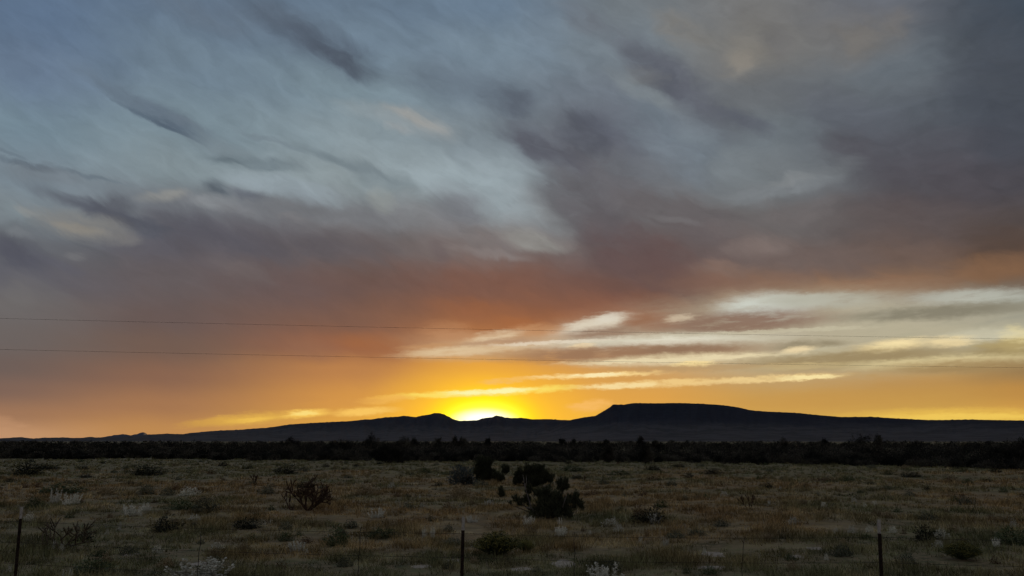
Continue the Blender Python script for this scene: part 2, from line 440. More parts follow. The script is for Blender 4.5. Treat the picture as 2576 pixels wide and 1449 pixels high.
WAVES = [(rng.uniform(0, 2 * math.pi), rng.uniform(2.5, 34.0), rng.uniform(0, 6.28)) for _ in range(14)]
def ground_z(x, y):
    x = np.asarray(x, dtype=float); y = np.asarray(y, dtype=float)
    z = np.zeros(np.broadcast(x, y).shape)
    for a, wl, ph in WAVES:
        z = z + np.sin((x * math.cos(a) + y * math.sin(a)) * 2 * math.pi / wl + ph) * (0.0035 * wl ** 0.62)
    return z * np.clip(1.6 - np.hypot(x, y) / 200.0, 0, 1) - 0.04

def on_ground(sx, sy):
    d = ray(sx, sy)
    t = EYE / -d.z
    p = Vector((d.x * t, d.y * t, 0))
    for _ in range(4):                        # follow the ray to the gently rolling ground
        t = (EYE - float(ground_z(p.x, p.y))) / -d.z
        p = Vector((d.x * t, d.y * t, 0))
    p.z = float(ground_z(p.x, p.y))
    return p

def at_depth(sx, sy, y):
    d = ray(sx, sy); t = y / d.y
    return Vector((d.x * t, y, EYE + d.z * t))

# ================================================================ materials
def new_mat(name):
    m = bpy.data.materials.new(name); m.use_nodes = True
    nt = m.node_tree; b = nt.nodes['Principled BSDF']
    b.inputs['Roughness'].default_value = 0.9
    b.inputs['Specular IOR Level'].default_value = 0.15
    return m, nt, b

def n_noise(nt, scale, detail=4.0, rough=0.55, coord='Object'):
    tc = nt.nodes.new('ShaderNodeTexCoord')
    n = nt.nodes.new('ShaderNodeTexNoise')
    n.inputs['Scale'].default_value = scale; n.inputs['Detail'].default_value = detail; n.inputs['Roughness'].default_value = rough
    nt.links.new(tc.outputs[coord], n.inputs['Vector'])
    return n.outputs[0]

def n_pos_noise(nt, scale, detail=4.0, rough=0.55):
    g = nt.nodes.new('ShaderNodeNewGeometry')
    n = nt.nodes.new('ShaderNodeTexNoise')
    n.inputs['Scale'].default_value = scale; n.inputs['Detail'].default_value = detail; n.inputs['Roughness'].default_value = rough
    nt.links.new(g.outputs['Position'], n.inputs['Vector'])
    return n.outputs[0]

def n_ramp(nt, fac, stops):
    r = nt.nodes.new('ShaderNodeValToRGB'); nt.links.new(fac, r.inputs[0])
    e = r.color_ramp.elements
    e[0].position = stops[0][0]; e[0].color = (*stops[0][1], 1)
    e[1].position = stops[-1][0]; e[1].color = (*stops[-1][1], 1)
    for p, c in stops[1:-1]:
        k = e.new(p); k.color = (*c, 1)
    return r.outputs[0]

def n_mix(nt, fac, a, b, blend='MIX'):
    m = nt.nodes.new('ShaderNodeMix'); m.data_type = 'RGBA'; m.blend_type = blend
    for s, v in ((m.inputs[0], fac), (m.inputs[6], a), (m.inputs[7], b)):
        if isinstance(v, bpy.types.NodeSocket): nt.links.new(v, s)
        elif isinstance(v, tuple): s.default_value = (*v, 1)
        else: s.default_value = v
    return m.outputs[2]

def n_range(nt, v, a, b, c=0.0, d=1.0):
    m = nt.nodes.new('ShaderNodeMapRange'); m.interpolation_type = 'SMOOTHSTEP'
    nt.links.new(v, m.inputs[0])
    for i, x in enumerate((a, b, c, d)): m.inputs[1 + i].default_value = x
    return m.outputs[0]

def leaf_mat(name, a, b, scale=3.0, transl=0.0):
    """foliage: two real leaf colours mixed leaf by leaf and clump by clump"""
    m, nt, bs = new_mat(name)
    g = nt.nodes.new('ShaderNodeNewGeometry')
    oi = nt.nodes.new('ShaderNodeObjectInfo')
    mx = nt.nodes.new('ShaderNodeMath'); mx.operation = 'MULTIPLY_ADD'
    nt.links.new(g.outputs['Random Per Island'], mx.inputs[0]); mx.inputs[1].default_value = 0.6
    nt.links.new(n_pos_noise(nt, scale, 3.0), mx.inputs[2])
    f = n_range(nt, mx.outputs[0], 0.35, 1.25)
    c = n_mix(nt, f, a, b)
    v = nt.nodes.new('ShaderNodeHueSaturation'); nt.links.new(c, v.inputs['Color'])
    nt.links.new(n_range(nt, oi.outputs['Random'], 0, 1, 0.8, 1.2), v.inputs['Value'])
    nt.links.new(v.outputs[0], bs.inputs['Base Color'])
    return m

# colour of the field, shared by soil and grass: brown dry grass with grey-green and straw patches
def field_colour(nt, soil):
    g = nt.nodes.new('ShaderNodeNewGeometry')
    sp = nt.nodes.new('ShaderNodeSeparateXYZ'); nt.links.new(g.outputs['Position'], sp.inputs[0])
    big = n_pos_noise(nt, 0.11, 4.0, 0.55)
    mid = n_pos_noise(nt, 0.55, 4.0, 0.6)
    fine = n_pos_noise(nt, 4.0, 3.0, 0.6)
    k = SOILK if soil else 1.0
    def s(c): return tuple(x * k for x in c)
    brown = n_mix(nt, n_range(nt, mid, 0.35, 0.65), s((0.240, 0.155, 0.066)), s((0.345, 0.250, 0.112)))
    green = n_mix(nt, n_range(nt, mid, 0.4, 0.65), s((0.135, 0.138, 0.062)), s((0.225, 0.205, 0.098)))
    ad = nt.nodes.new('ShaderNodeMath'); ad.operation = 'MULTIPLY_ADD'
    # near the fence and beyond sixty metres the plants are greener, the brown grass lies between
    near = n_range(nt, sp.outputs[1], 13.0, 25.0, 0.20, 0.0)
    far = n_range(nt, sp.outputs[1], 45.0, 85.0, 0.0, 0.22)
    a1 = nt.nodes.new('ShaderNodeMath'); nt.links.new(near, a1.inputs[0]); nt.links.new(far, a1.inputs[1])
    a2 = nt.nodes.new('ShaderNodeMath'); nt.links.new(a1.outputs[0], a2.inputs[0]); nt.links.new(big, a2.inputs[1])
    col_ = n_mix(nt, n_range(nt, a2.outputs[0], 0.45, 0.62), brown, green)
    straw = n_range(nt, n_pos_noise(nt, 0.28, 4.0, 0.6), 0.54, 0.70)
    col_ = n_mix(nt, straw, col_, s((0.38, 0.30, 0.155)))
    tone = n_range(nt, n_pos_noise(nt, 0.95, 3.0, 0.6), 0.36, 0.64, 0.62, 1.4)      # thick and thin growth
    tv = nt.nodes.new('ShaderNodeHueSaturation'); nt.links.new(col_, tv.inputs['Color']); nt.links.new(tone, tv.inputs['Value'])
    col_ = tv.outputs[0]
    if soil:
        col_ = n_mix(nt, n_range(nt, fine, 0.35, 0.7), col_, s((0.31, 0.23, 0.13)))
    return col_
SOILK = 0.72

m_ground, nt, bs = new_mat('dry_ground')
nt.links.new(field_colour(nt, True), bs.inputs['Base Color'])
m_grass, nt, bs = new_mat('dry_grass')
g = nt.nodes.new('ShaderNodeNewGeometry')
hv = nt.nodes.new('ShaderNodeHueSaturation'); nt.links.new(field_colour(nt, False), hv.inputs['Color'])
nt.links.new(n_range(nt, g.outputs['Random Per Island'], 0, 1, 0.55, 1.4), hv.inputs['Value'])
nt.links.new(hv.outputs[0], bs.inputs['Base Color'])

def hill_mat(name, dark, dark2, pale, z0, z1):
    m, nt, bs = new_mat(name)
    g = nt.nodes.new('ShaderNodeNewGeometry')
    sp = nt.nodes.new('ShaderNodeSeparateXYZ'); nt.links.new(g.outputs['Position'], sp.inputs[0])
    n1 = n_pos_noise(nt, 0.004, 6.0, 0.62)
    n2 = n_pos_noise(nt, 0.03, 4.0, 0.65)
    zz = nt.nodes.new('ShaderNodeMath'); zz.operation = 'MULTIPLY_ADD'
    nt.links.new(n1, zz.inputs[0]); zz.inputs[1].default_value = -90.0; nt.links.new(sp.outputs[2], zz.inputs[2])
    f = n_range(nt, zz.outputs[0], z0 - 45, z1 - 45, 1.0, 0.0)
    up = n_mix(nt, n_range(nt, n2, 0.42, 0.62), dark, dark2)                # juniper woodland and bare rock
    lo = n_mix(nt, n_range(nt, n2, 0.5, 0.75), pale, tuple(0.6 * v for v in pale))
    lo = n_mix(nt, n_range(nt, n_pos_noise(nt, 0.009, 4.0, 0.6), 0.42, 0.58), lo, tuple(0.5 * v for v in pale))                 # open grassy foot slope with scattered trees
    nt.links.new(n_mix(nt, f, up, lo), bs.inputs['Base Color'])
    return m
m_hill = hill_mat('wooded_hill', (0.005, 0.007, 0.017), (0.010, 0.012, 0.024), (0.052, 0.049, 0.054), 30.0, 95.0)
m_far_haze = hill_mat('haze_tinted_far_hill', (0.040, 0.045, 0.066), (0.050, 0.055, 0.076), (0.06, 0.06, 0.075), 10.0, 40.0)  # distance haze is put into this paler, bluer surface colour

# ================================================================ ground: one sheet out past the hills
def polar_sheet(az0, az1, naz, radii):
    az = np.radians(np.linspace(az0, az1, naz))
    R, A = np.meshgrid(np.asarray(radii), az, indexing='ij')
    x, y = R * np.sin(A), R * np.cos(A)
    nr = len(radii)
    i = np.arange(nr - 1)[:, None] * naz + np.arange(naz - 1)[None, :]
    f = np.stack([i, i + 1, i + naz + 1, i + naz], -1).reshape(-1, 4)
    return x, y, R, A, f
radii = np.concatenate([[0.02], np.linspace(1, 8, 8), np.geomspace(8.3, 130, 210), np.geomspace(136, 26000, 50)])
x, y, R, A, f = polar_sheet(-180, 180, 721, radii)
z = ground_z(x, y)
z = z + np.clip(1 - np.abs(R - 2.0) / 5.0, 0, 1) * 0.35                      # the verge the viewer stands on
tag(link('ground', mesh_np('ground', np.stack([x, y, z], -1).reshape(-1, 3), f, True), m_ground), kind='structure')

# ================================================================ hills and mesa
def ridge(name, prof, r0, rr, r_end, mat, pw=1.7, gully=1.0, cliff=0.0, seed=1):
    pts = sorted((azel(sx, sy)) for sx, sy in prof)
    az = np.arange(pts[0][0], pts[-1][0], 0.06)
    e = np.interp(az, [p[0] for p in pts], [p[1] for p in pts])
    r_ = np.random.default_rng(seed)
    e = e + np.interp(az, az[::2], np.abs(r_.normal(size=len(az[::2]))) * 0.011)
    rrv = rr * (1 + 0.05 * np.sin(np.radians(az) * 9 + seed) + 0.02 * np.sin(np.radians(az) * 31))
    H = np.tan(np.radians(np.maximum(e, 0.01))) * rrv + EYE
    s = np.concatenate([np.linspace(0, 1, 54), np.linspace(1.03, 2.0, 14)])
    naz = len(az)
    V = np.zeros((len(s), naz, 3))
    for i, si in enumerate(s):
        rad = r0 + (rrv - r0) * si if si <= 1 else rrv + (r_end - rrv) * (si - 1)
        if si <= 1:
            base = (1 - cliff) * si ** pw + cliff * (np.clip((si - 0.72) / 0.28, 0, 1) ** 1.3)
        else:
            base = np.full(naz, 1 - 0.75 * (si - 1) ** 1.2)
        X = rad * np.sin(np.radians(az)); Y = rad * np.cos(np.radians(az))
        amp = gully * np.clip(si * (1 - si) * 3.2, 0, 1) if si < 1 else 0.0
        zz = base * H
        if si < 1:
            for j in range(naz):
                nv = mnoise.fractal(Vector((az[j] * 1.1 + seed * 7, si * 1.6, seed)), 0.9, 2.1, 4)
                rv = abs(mnoise.noise(Vector((az[j] * 2.2 + seed, si * 0.9, 3.0))))
                zz[j] = max(zz[j] * (1 + amp * (0.34 * nv - 0.22 * (0.35 - rv))), 0)
            zz = np.minimum(zz, np.tan(np.radians(np.maximum(e, 0.01))) * rad * 0.985 + EYE * 0.9)
        V[i, :, 0], V[i, :, 1], V[i, :, 2] = X, Y, zz - 1.0
    n0 = np.arange(len(s) - 1)[:, None] * naz + np.arange(naz - 1)[None, :]
    F = np.stack([n0, n0 + 1, n0 + naz + 1, n0 + naz], -1).reshape(-1, 4)
    return tag(link(name, mesh_np(name, V.reshape(-1, 3), F, True), mat), kind='structure')

HILLS = [(-1500, 1096), (-900, 1097), (-300, 1101), (0, 1102.5), (25, 1101), (50, 1099.3), (85, 1103), (110, 1101), (165, 1100.3), (185, 1101.3), (210, 1101), (225, 1099), (245, 1100.5),
 (300, 1100), (340, 1098), (372, 1093), (420, 1090.8), (460, 1092), (475, 1089.5), (520, 1085), (560, 1082.5), (600, 1081), (644, 1077.5), (669, 1076), (734, 1067), (794, 1063), (884, 1059),
 (919, 1054.5), (934, 1055), (969, 1049.5), (1000, 1048), (1016, 1045.7), (1046, 1049), (1062, 1045), (1079, 1043), (1094, 1038.7), (1107, 1039), (1119, 1043), (1140, 1054), (1156, 1058.5),
 (1199, 1057), (1222, 1050.5), (1238, 1049.5), (1248, 1045), (1260, 1047), (1270, 1050), (1288, 1051.5), (1313, 1051), (1338, 1054.5), (1378, 1054), (1408, 1056), (1430, 1056.5), (1500, 1058),
 (1600, 1060), (1800, 1066), (2300, 1075), (3000, 1085), (4200, 1092)]
MESA = [(1360, 1090), (1400, 1072), (1425, 1060), (1440, 1055), (1463, 1050.5), (1498, 1045.5), (1518, 1034), (1533, 1025), (1543, 1017), (1570, 1017.5), (1593, 1013.7), (1640, 1014), (1710, 1013.5), (1760, 1015),
 (1810, 1018), (1856, 1024), (1890, 1032), (1932, 1035), (2000, 1038), (2050, 1043), (2120, 1049), (2187, 1048), (2260, 1052.5), (2340, 1056.5), (2440, 1055), (2576, 1057.5), (2900, 1060), (3400, 1066), (4200, 1078)]
FARH = [(215, 1104), (245, 1101), (265, 1099), (290, 1094.5), (310, 1092.3), (330, 1095.3), (345, 1092), (352, 1089), (360, 1087.5), (366, 1089), (370, 1093), (385, 1096), (410, 1099), (440, 1104)]
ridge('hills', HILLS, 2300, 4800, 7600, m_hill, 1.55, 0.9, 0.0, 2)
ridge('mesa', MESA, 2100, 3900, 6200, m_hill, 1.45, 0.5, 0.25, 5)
ridge('far_hills', FARH, 9500, 12500, 15000, m_far_haze, 1.4, 0.5, 0.0, 9)

# ================================================================ plants: shapes
def unit(v): return v / (np.linalg.norm(v, axis=-1, keepdims=True) + 1e-9)

def mound_shape(r, n=650, leaf=0.055, up=0.55, fill=0.55, lump=0.25):
    """low rounded shrub, one unit wide and one unit high (half a ball pushed out of round)"""
    d = unit(r.normal(size=(n, 3))); d[:, 2] = np.abs(d[:, 2])
    ph = np.arctan2(d[:, 1], d[:, 0]); o = r.uniform(0, 6.28, 4)
    rad = 1 + lump * (np.sin(3 * ph + o[0]) * 0.6 + np.sin(5 * ph + o[1] + 3 * d[:, 2]) * 0.5 + np.sin(7 * d[:, 2] * 2 + o[2]) * 0.4)
    rr_ = (fill + (1 - fill) * r.random(n) ** 0.6) * rad
    p = d * rr_[:, None] * np.array([0.46, 0.46, 0.86])
    p[:, 2] = np.maximum(p[:, 2], 0.0)
    dirs = unit(d + np.array([0, 0, up]) + 0.45 * r.normal(size=(n, 3)))
    a = leaves(p, dirs, leaf * r.uniform(1.2, 3.0, n), leaf * r.uniform(0.5, 1.0, n), r)
    # twigs from the root outwards
    k = n // 6
    q = unit(r.normal(size=(k, 3))); q[:, 2] = np.abs(q[:, 2]) + 0.3
    b = leaves(np.zeros((k, 3)) + r.normal(size=(k, 3)) * [0.08, 0.08, 0], q * [1, 1, 1], r.uniform(0.35, 0.62, k), 0.016, r)
    return joined([a, b])

def spire_shape(r, n_sp=18, leaf=0.062):
    """pale sage: a clump of upright woolly spikes"""
    parts = []
    for i in range(n_sp):
        a = r.uniform(0, 6.28); rad = 0.36 * math.sqrt(r.random())
        base = np.array([rad * math.cos(a), rad * math.sin(a), 0])
        lean = np.array([math.cos(a), math.sin(a), 0]) * rad * r.uniform(0.1, 0.7) + r.normal(size=3) * 0.05
        h = r.uniform(0.45, 1.0) * (1.05 - 0.6 * rad)
        m = 46
        t = r.random(m) ** 0.8
        axis = base + lean * t[:, None] + np.array([0, 0, 1]) * (0.05 + h * t)[:, None]
        wv = 0.035 * (1.1 - t) + 0.012
        p = axis + unit(r.normal(size=(m, 3))) * wv[:, None] * r.random((m, 1))
        d = unit(r.normal(size=(m, 3)) * 0.8 + np.array([0, 0, 0.9]))
        parts.append(leaves(p, d, leaf * r.uniform(0.8, 1.7, m), leaf * r.uniform(0.5, 0.9, m), r))
    q = unit(r.normal(size=(260, 3))); q[:, 2] = np.abs(q[:, 2])                # leafy base the spikes rise from
    parts.append(leaves(q * [.42, .42, .34] * (0.4 + 0.6 * r.random((260, 1))), unit(q + [0, 0, .7]), leaf * r.uniform(.9, 2.0, 260), leaf * r.uniform(.5, 1.0, 260), r))
    return joined(parts)

def plume_shape(r, n=420):
    """rabbitbrush: broom of upright stems with flower heads at the tips"""
    d = unit(r.normal(size=(n, 3))); d[:, 2] = np.abs(d[:, 2]) + 0.45; d = unit(d)
    L = r.uniform(0.7, 1.0, n)
    st = leaves(r.normal(size=(n, 3)) * [0.07, 0.07, 0], d * [0.62, 0.62, 1.0], L * 0.88, 0.012, r)
    t = r.uniform(0.35, 1.0, (n * 3, 1)); dd = np.repeat(d * [0.62, 0.62, 1.0], 3, 0); LL = np.repeat(L, 3)[:, None]
    lf = leaves(dd * t * LL * 0.88 + r.normal(size=(n * 3, 3)) * 0.02, dd + r.normal(size=dd.shape) * 0.5, 0.07, 0.022, r)
    tips = dd * LL * 0.86
    hd = leaves(tips + r.normal(size=tips.shape) * 0.035, unit(r.normal(size=tips.shape) + [0, 0, .6]), 0.05, 0.034, r)
    return joined([st, lf]), hd

def tuft_shape(r, n=90):
    """bunch of dry grass"""
    a = r.uniform(0, 6.28, n); sp = r.random(n) ** 0.7
    d = np.stack([np.cos(a) * sp * 0.6, np.sin(a) * sp * 0.6, np.ones(n)], 1)
    b = np.stack([np.cos(a), np.sin(a), np.zeros(n)], 1) * (r.random((n, 1)) * 0.2)
    return leaves(b, d, r.uniform(0.5, 0.95, n), 0.035, r, tri=False)

def add_joint(tubes, spines, p, d, L, rad, depth, r, spread):
    q = p + d * L
    mid = (p + q) * 0.5 + Vector(r.normal(size=3)) * L * 0.05
    tubes.append(tube([p, p.lerp(mid, .5), mid, mid.lerp(q, .6), q], [rad * .8, rad * 1.05, rad, rad * 1.05, rad * .55], 7))
    spines.append((p, q, rad))
    if depth == 0: return
    kids = 2 if r.random() < 0.75 else 3
    for i in range(kids):
        ax = Vector(r.normal(size=3)).normalized()
        nd = (d + ax * spread + Vector((0, 0, 0.28))).normalized()
        add_joint(tubes, spines, q if r.random() < .7 else p.lerp(q, .7), nd, L * r.uniform(0.68, 0.95), rad * 0.88, depth - 1, r, spread)

def cholla_mesh(name, r, stems, depth, L, rad, spread=0.75):
    tubes, sp = [], []
    for d in stems:
        add_joint(tubes, sp, Vector((r.normal() * .04, r.normal() * .04, -0.05)), Vector(d).normalized(), L, rad, depth, r, spread)
    for p, q, rd in sp:                                   # bristly spines
        for _ in range(10):
            t = r.random(); c = p.lerp(q, t)
            v = Vector(r.normal(size=3)).normalized()
            tubes.append(tube([c, c + v * rd * 2.1], [rd * .16, rd * .03], 3))
    return tube_mesh(name, tubes)

# ---------------------------------------------------------------- plant colours
m_sage = leaf_mat('grey_green_leaf', (0.060, 0.068, 0.042), (0.145, 0.150, 0.100))
m_green = leaf_mat('green_leaf', (0.040, 0.058, 0.026), (0.095, 0.115, 0.050))
m_dark = leaf_mat('dark_leaf', (0.014, 0.016, 0.010), (0.042, 0.044, 0.026))
m_pale = leaf_mat('woolly_pale_leaf', (0.42, 0.42, 0.34), (0.80, 0.78, 0.66))
m_dull = leaf_mat('dull_pale_leaf', (0.34, 0.34, 0.27), (0.70, 0.68, 0.56))
m_yellow = leaf_mat('yellow_flower', (0.105, 0.105, 0.035), (0.25, 0.215, 0.055))
m_straw = leaf_mat('straw', (0.17, 0.13, 0.07), (0.36, 0.29, 0.17))
m_juniper = leaf_mat('juniper_leaf', (0.014, 0.018, 0.010), (0.088, 0.094, 0.052), 2.5)
m_blue = leaf_mat('blue_grey_leaf', (0.040, 0.050, 0.048), (0.090, 0.105, 0.098))
m_brush, nt, bs = new_mat('far_brush_leaf')
bc = n_mix(nt, n_range(nt, n_pos_noise(nt, 0.33, 3.0, 0.6), 0.42, 0.66), (0.008, 0.009, 0.007), (0.085, 0.078, 0.058))
bg_ = nt.nodes.new('ShaderNodeNewGeometry'); bv_ = nt.nodes.new('ShaderNodeHueSaturation'); nt.links.new(bc, bv_.inputs['Color'])
nt.links.new(n_range(nt, bg_.outputs['Random Per Island'], 0, 1, 0.5, 1.5), bv_.inputs['Value']); nt.links.new(bv_.outputs[0], bs.inputs['Base Color'])
m_brown = leaf_mat('brown_twig', (0.060, 0.035, 0.020), (0.14, 0.085, 0.045))
m_cactus, nt, bs = new_mat('cactus_skin')
nt.links.new(n_ramp(nt, n_noise(nt, 14.0, 4.0), [(0.35, (0.036, 0.024, 0.015)), (0.65, (0.095, 0.056, 0.034))]), bs.inputs['Base Color'])
m_cactus_dry, nt, bs = new_mat('dry_cactus_skin')
nt.links.new(n_ramp(nt, n_noise(nt, 14.0, 4.0), [(0.35, (0.055, 0.045, 0.028)), (0.65, (0.13, 0.10, 0.065))]), bs.inputs['Base Color'])
m_wood, nt, bs = new_mat('weathered_wood')
nt.links.new(n_ramp(nt, n_noise(nt, 18.0, 5.0), [(0.3, (0.10, 0.088, 0.078)), (0.7, (0.26, 0.235, 0.21))]), bs.inputs['Base Color'])
m_bark, nt, bs = new_mat('dark_bark')
nt.links.new(n_ramp(nt, n_noise(nt, 22.0, 5.0), [(0.3, (0.03, 0.024, 0.018)), (0.7, (0.10, 0.082, 0.065))]), bs.inputs['Base Color'])

# ---------------------------------------------------------------- one mesh set of each kind, copied for every plant
def mk(name, vf, mat):
    me = mesh_np(name, vf[0], vf[1]); me.materials.append(mat); return me
R_ = lambda s: np.random.default_rng(s)
SHAPES = {
 'sage': [mk('grey_green_shrub', mound_shape(R_(s), 700, 0.05), m_sage) for s in (1, 2, 3, 4)],
 'green': [mk('green_shrub', mound_shape(R_(s), 700, 0.05, 0.4, 0.5, 0.3), m_green) for s in (11, 12, 13)],
 'dark': [mk('dark_shrub', mound_shape(R_(s), 800, 0.05, 0.3, 0.4, 0.35), m_dark) for s in (21, 22, 23)],
 'pale': [mk('pale_sage', spire_shape(R_(s), 20), m_pale) for s in (31, 32, 33, 34)],
 'lowpale': [mk('pale_sage', mound_shape(R_(s), 420, 0.06, 0.9, 0.5, 0.3), m_dull) for s in (35, 36)],
 'dullpale': [mk('pale_sage', spire_shape(R_(38), 26), m_dull)],
 'straw': [mk('straw_clump', mound_shape(R_(s), 520, 0.06, 1.2, 0.3, 0.25), m_straw) for s in (41, 42, 43)],
 'grass': [mk('grass_bunch', tuft_shape(R_(s)), m_straw) for s in (45, 46, 47)],
 'blue': [mk('blue_grey_shrub', mound_shape(R_(s), 900, 0.05, 0.5, 0.5, 0.2), m_blue) for s in (51,)],
 'brown': [mk('brown_shrub', mound_shape(R_(s), 420, 0.05, 0.6, 0.3, 0.3), m_brown) for s in (55, 56)],
}
NAMES = {'dullpale': 'pale_sage', 'sage': 'grey_green_shrub', 'green': 'green_shrub', 'dark': 'dark_shrub', 'pale': 'pale_sage', 'lowpale': 'pale_sage', 'straw': 'straw_clump',
         'grass': 'grass_bunch', 'blue': 'blue_grey_shrub', 'brown': 'brown_shrub'}
CATS = {'dullpale': 'sage', 'sage': 'shrub', 'green': 'shrub', 'dark': 'shrub', 'pale': 'sage', 'lowpale': 'sage', 'straw': 'grass clump', 'grass': 'grass bunch', 'blue': 'shrub', 'brown': 'shrub'}
GROUPS = {'dullpale': 'pale sage clumps in the field', 'sage': 'grey-green shrubs in the field', 'green': 'green shrubs in the field', 'dark': 'dark shrubs in the field', 'pale': 'pale sage clumps in the field',
          'lowpale': 'pale sage clumps in the field', 'straw': 'straw-coloured clumps in the field', 'grass': 'dry grass bunches in the field', 'brown': 'brown shrubs in the field', 'blue': None}

def plant(kind, sx, sy, w, h, label, i=[0], group=True):
    p = on_ground(sx, sy)
    k = (p - Vector((0, 0, EYE))).length / FOC
    i[0] += 1
    me = SHAPES[kind][i[0] % len(SHAPES[kind])]
    o = bpy.data.objects.new(NAMES[kind], me); COL.objects.link(o)
    o.location = p - Vector((0, 0, 0.02))
    o.rotation_euler = (0, 0, random.uniform(0, 6.28))
    o.scale = (w * k * 1.15, w * k * 1.15, h * k * 1.05 + 0.09)
    return tag(o, label, CATS[kind], GROUPS[kind] if group else None)

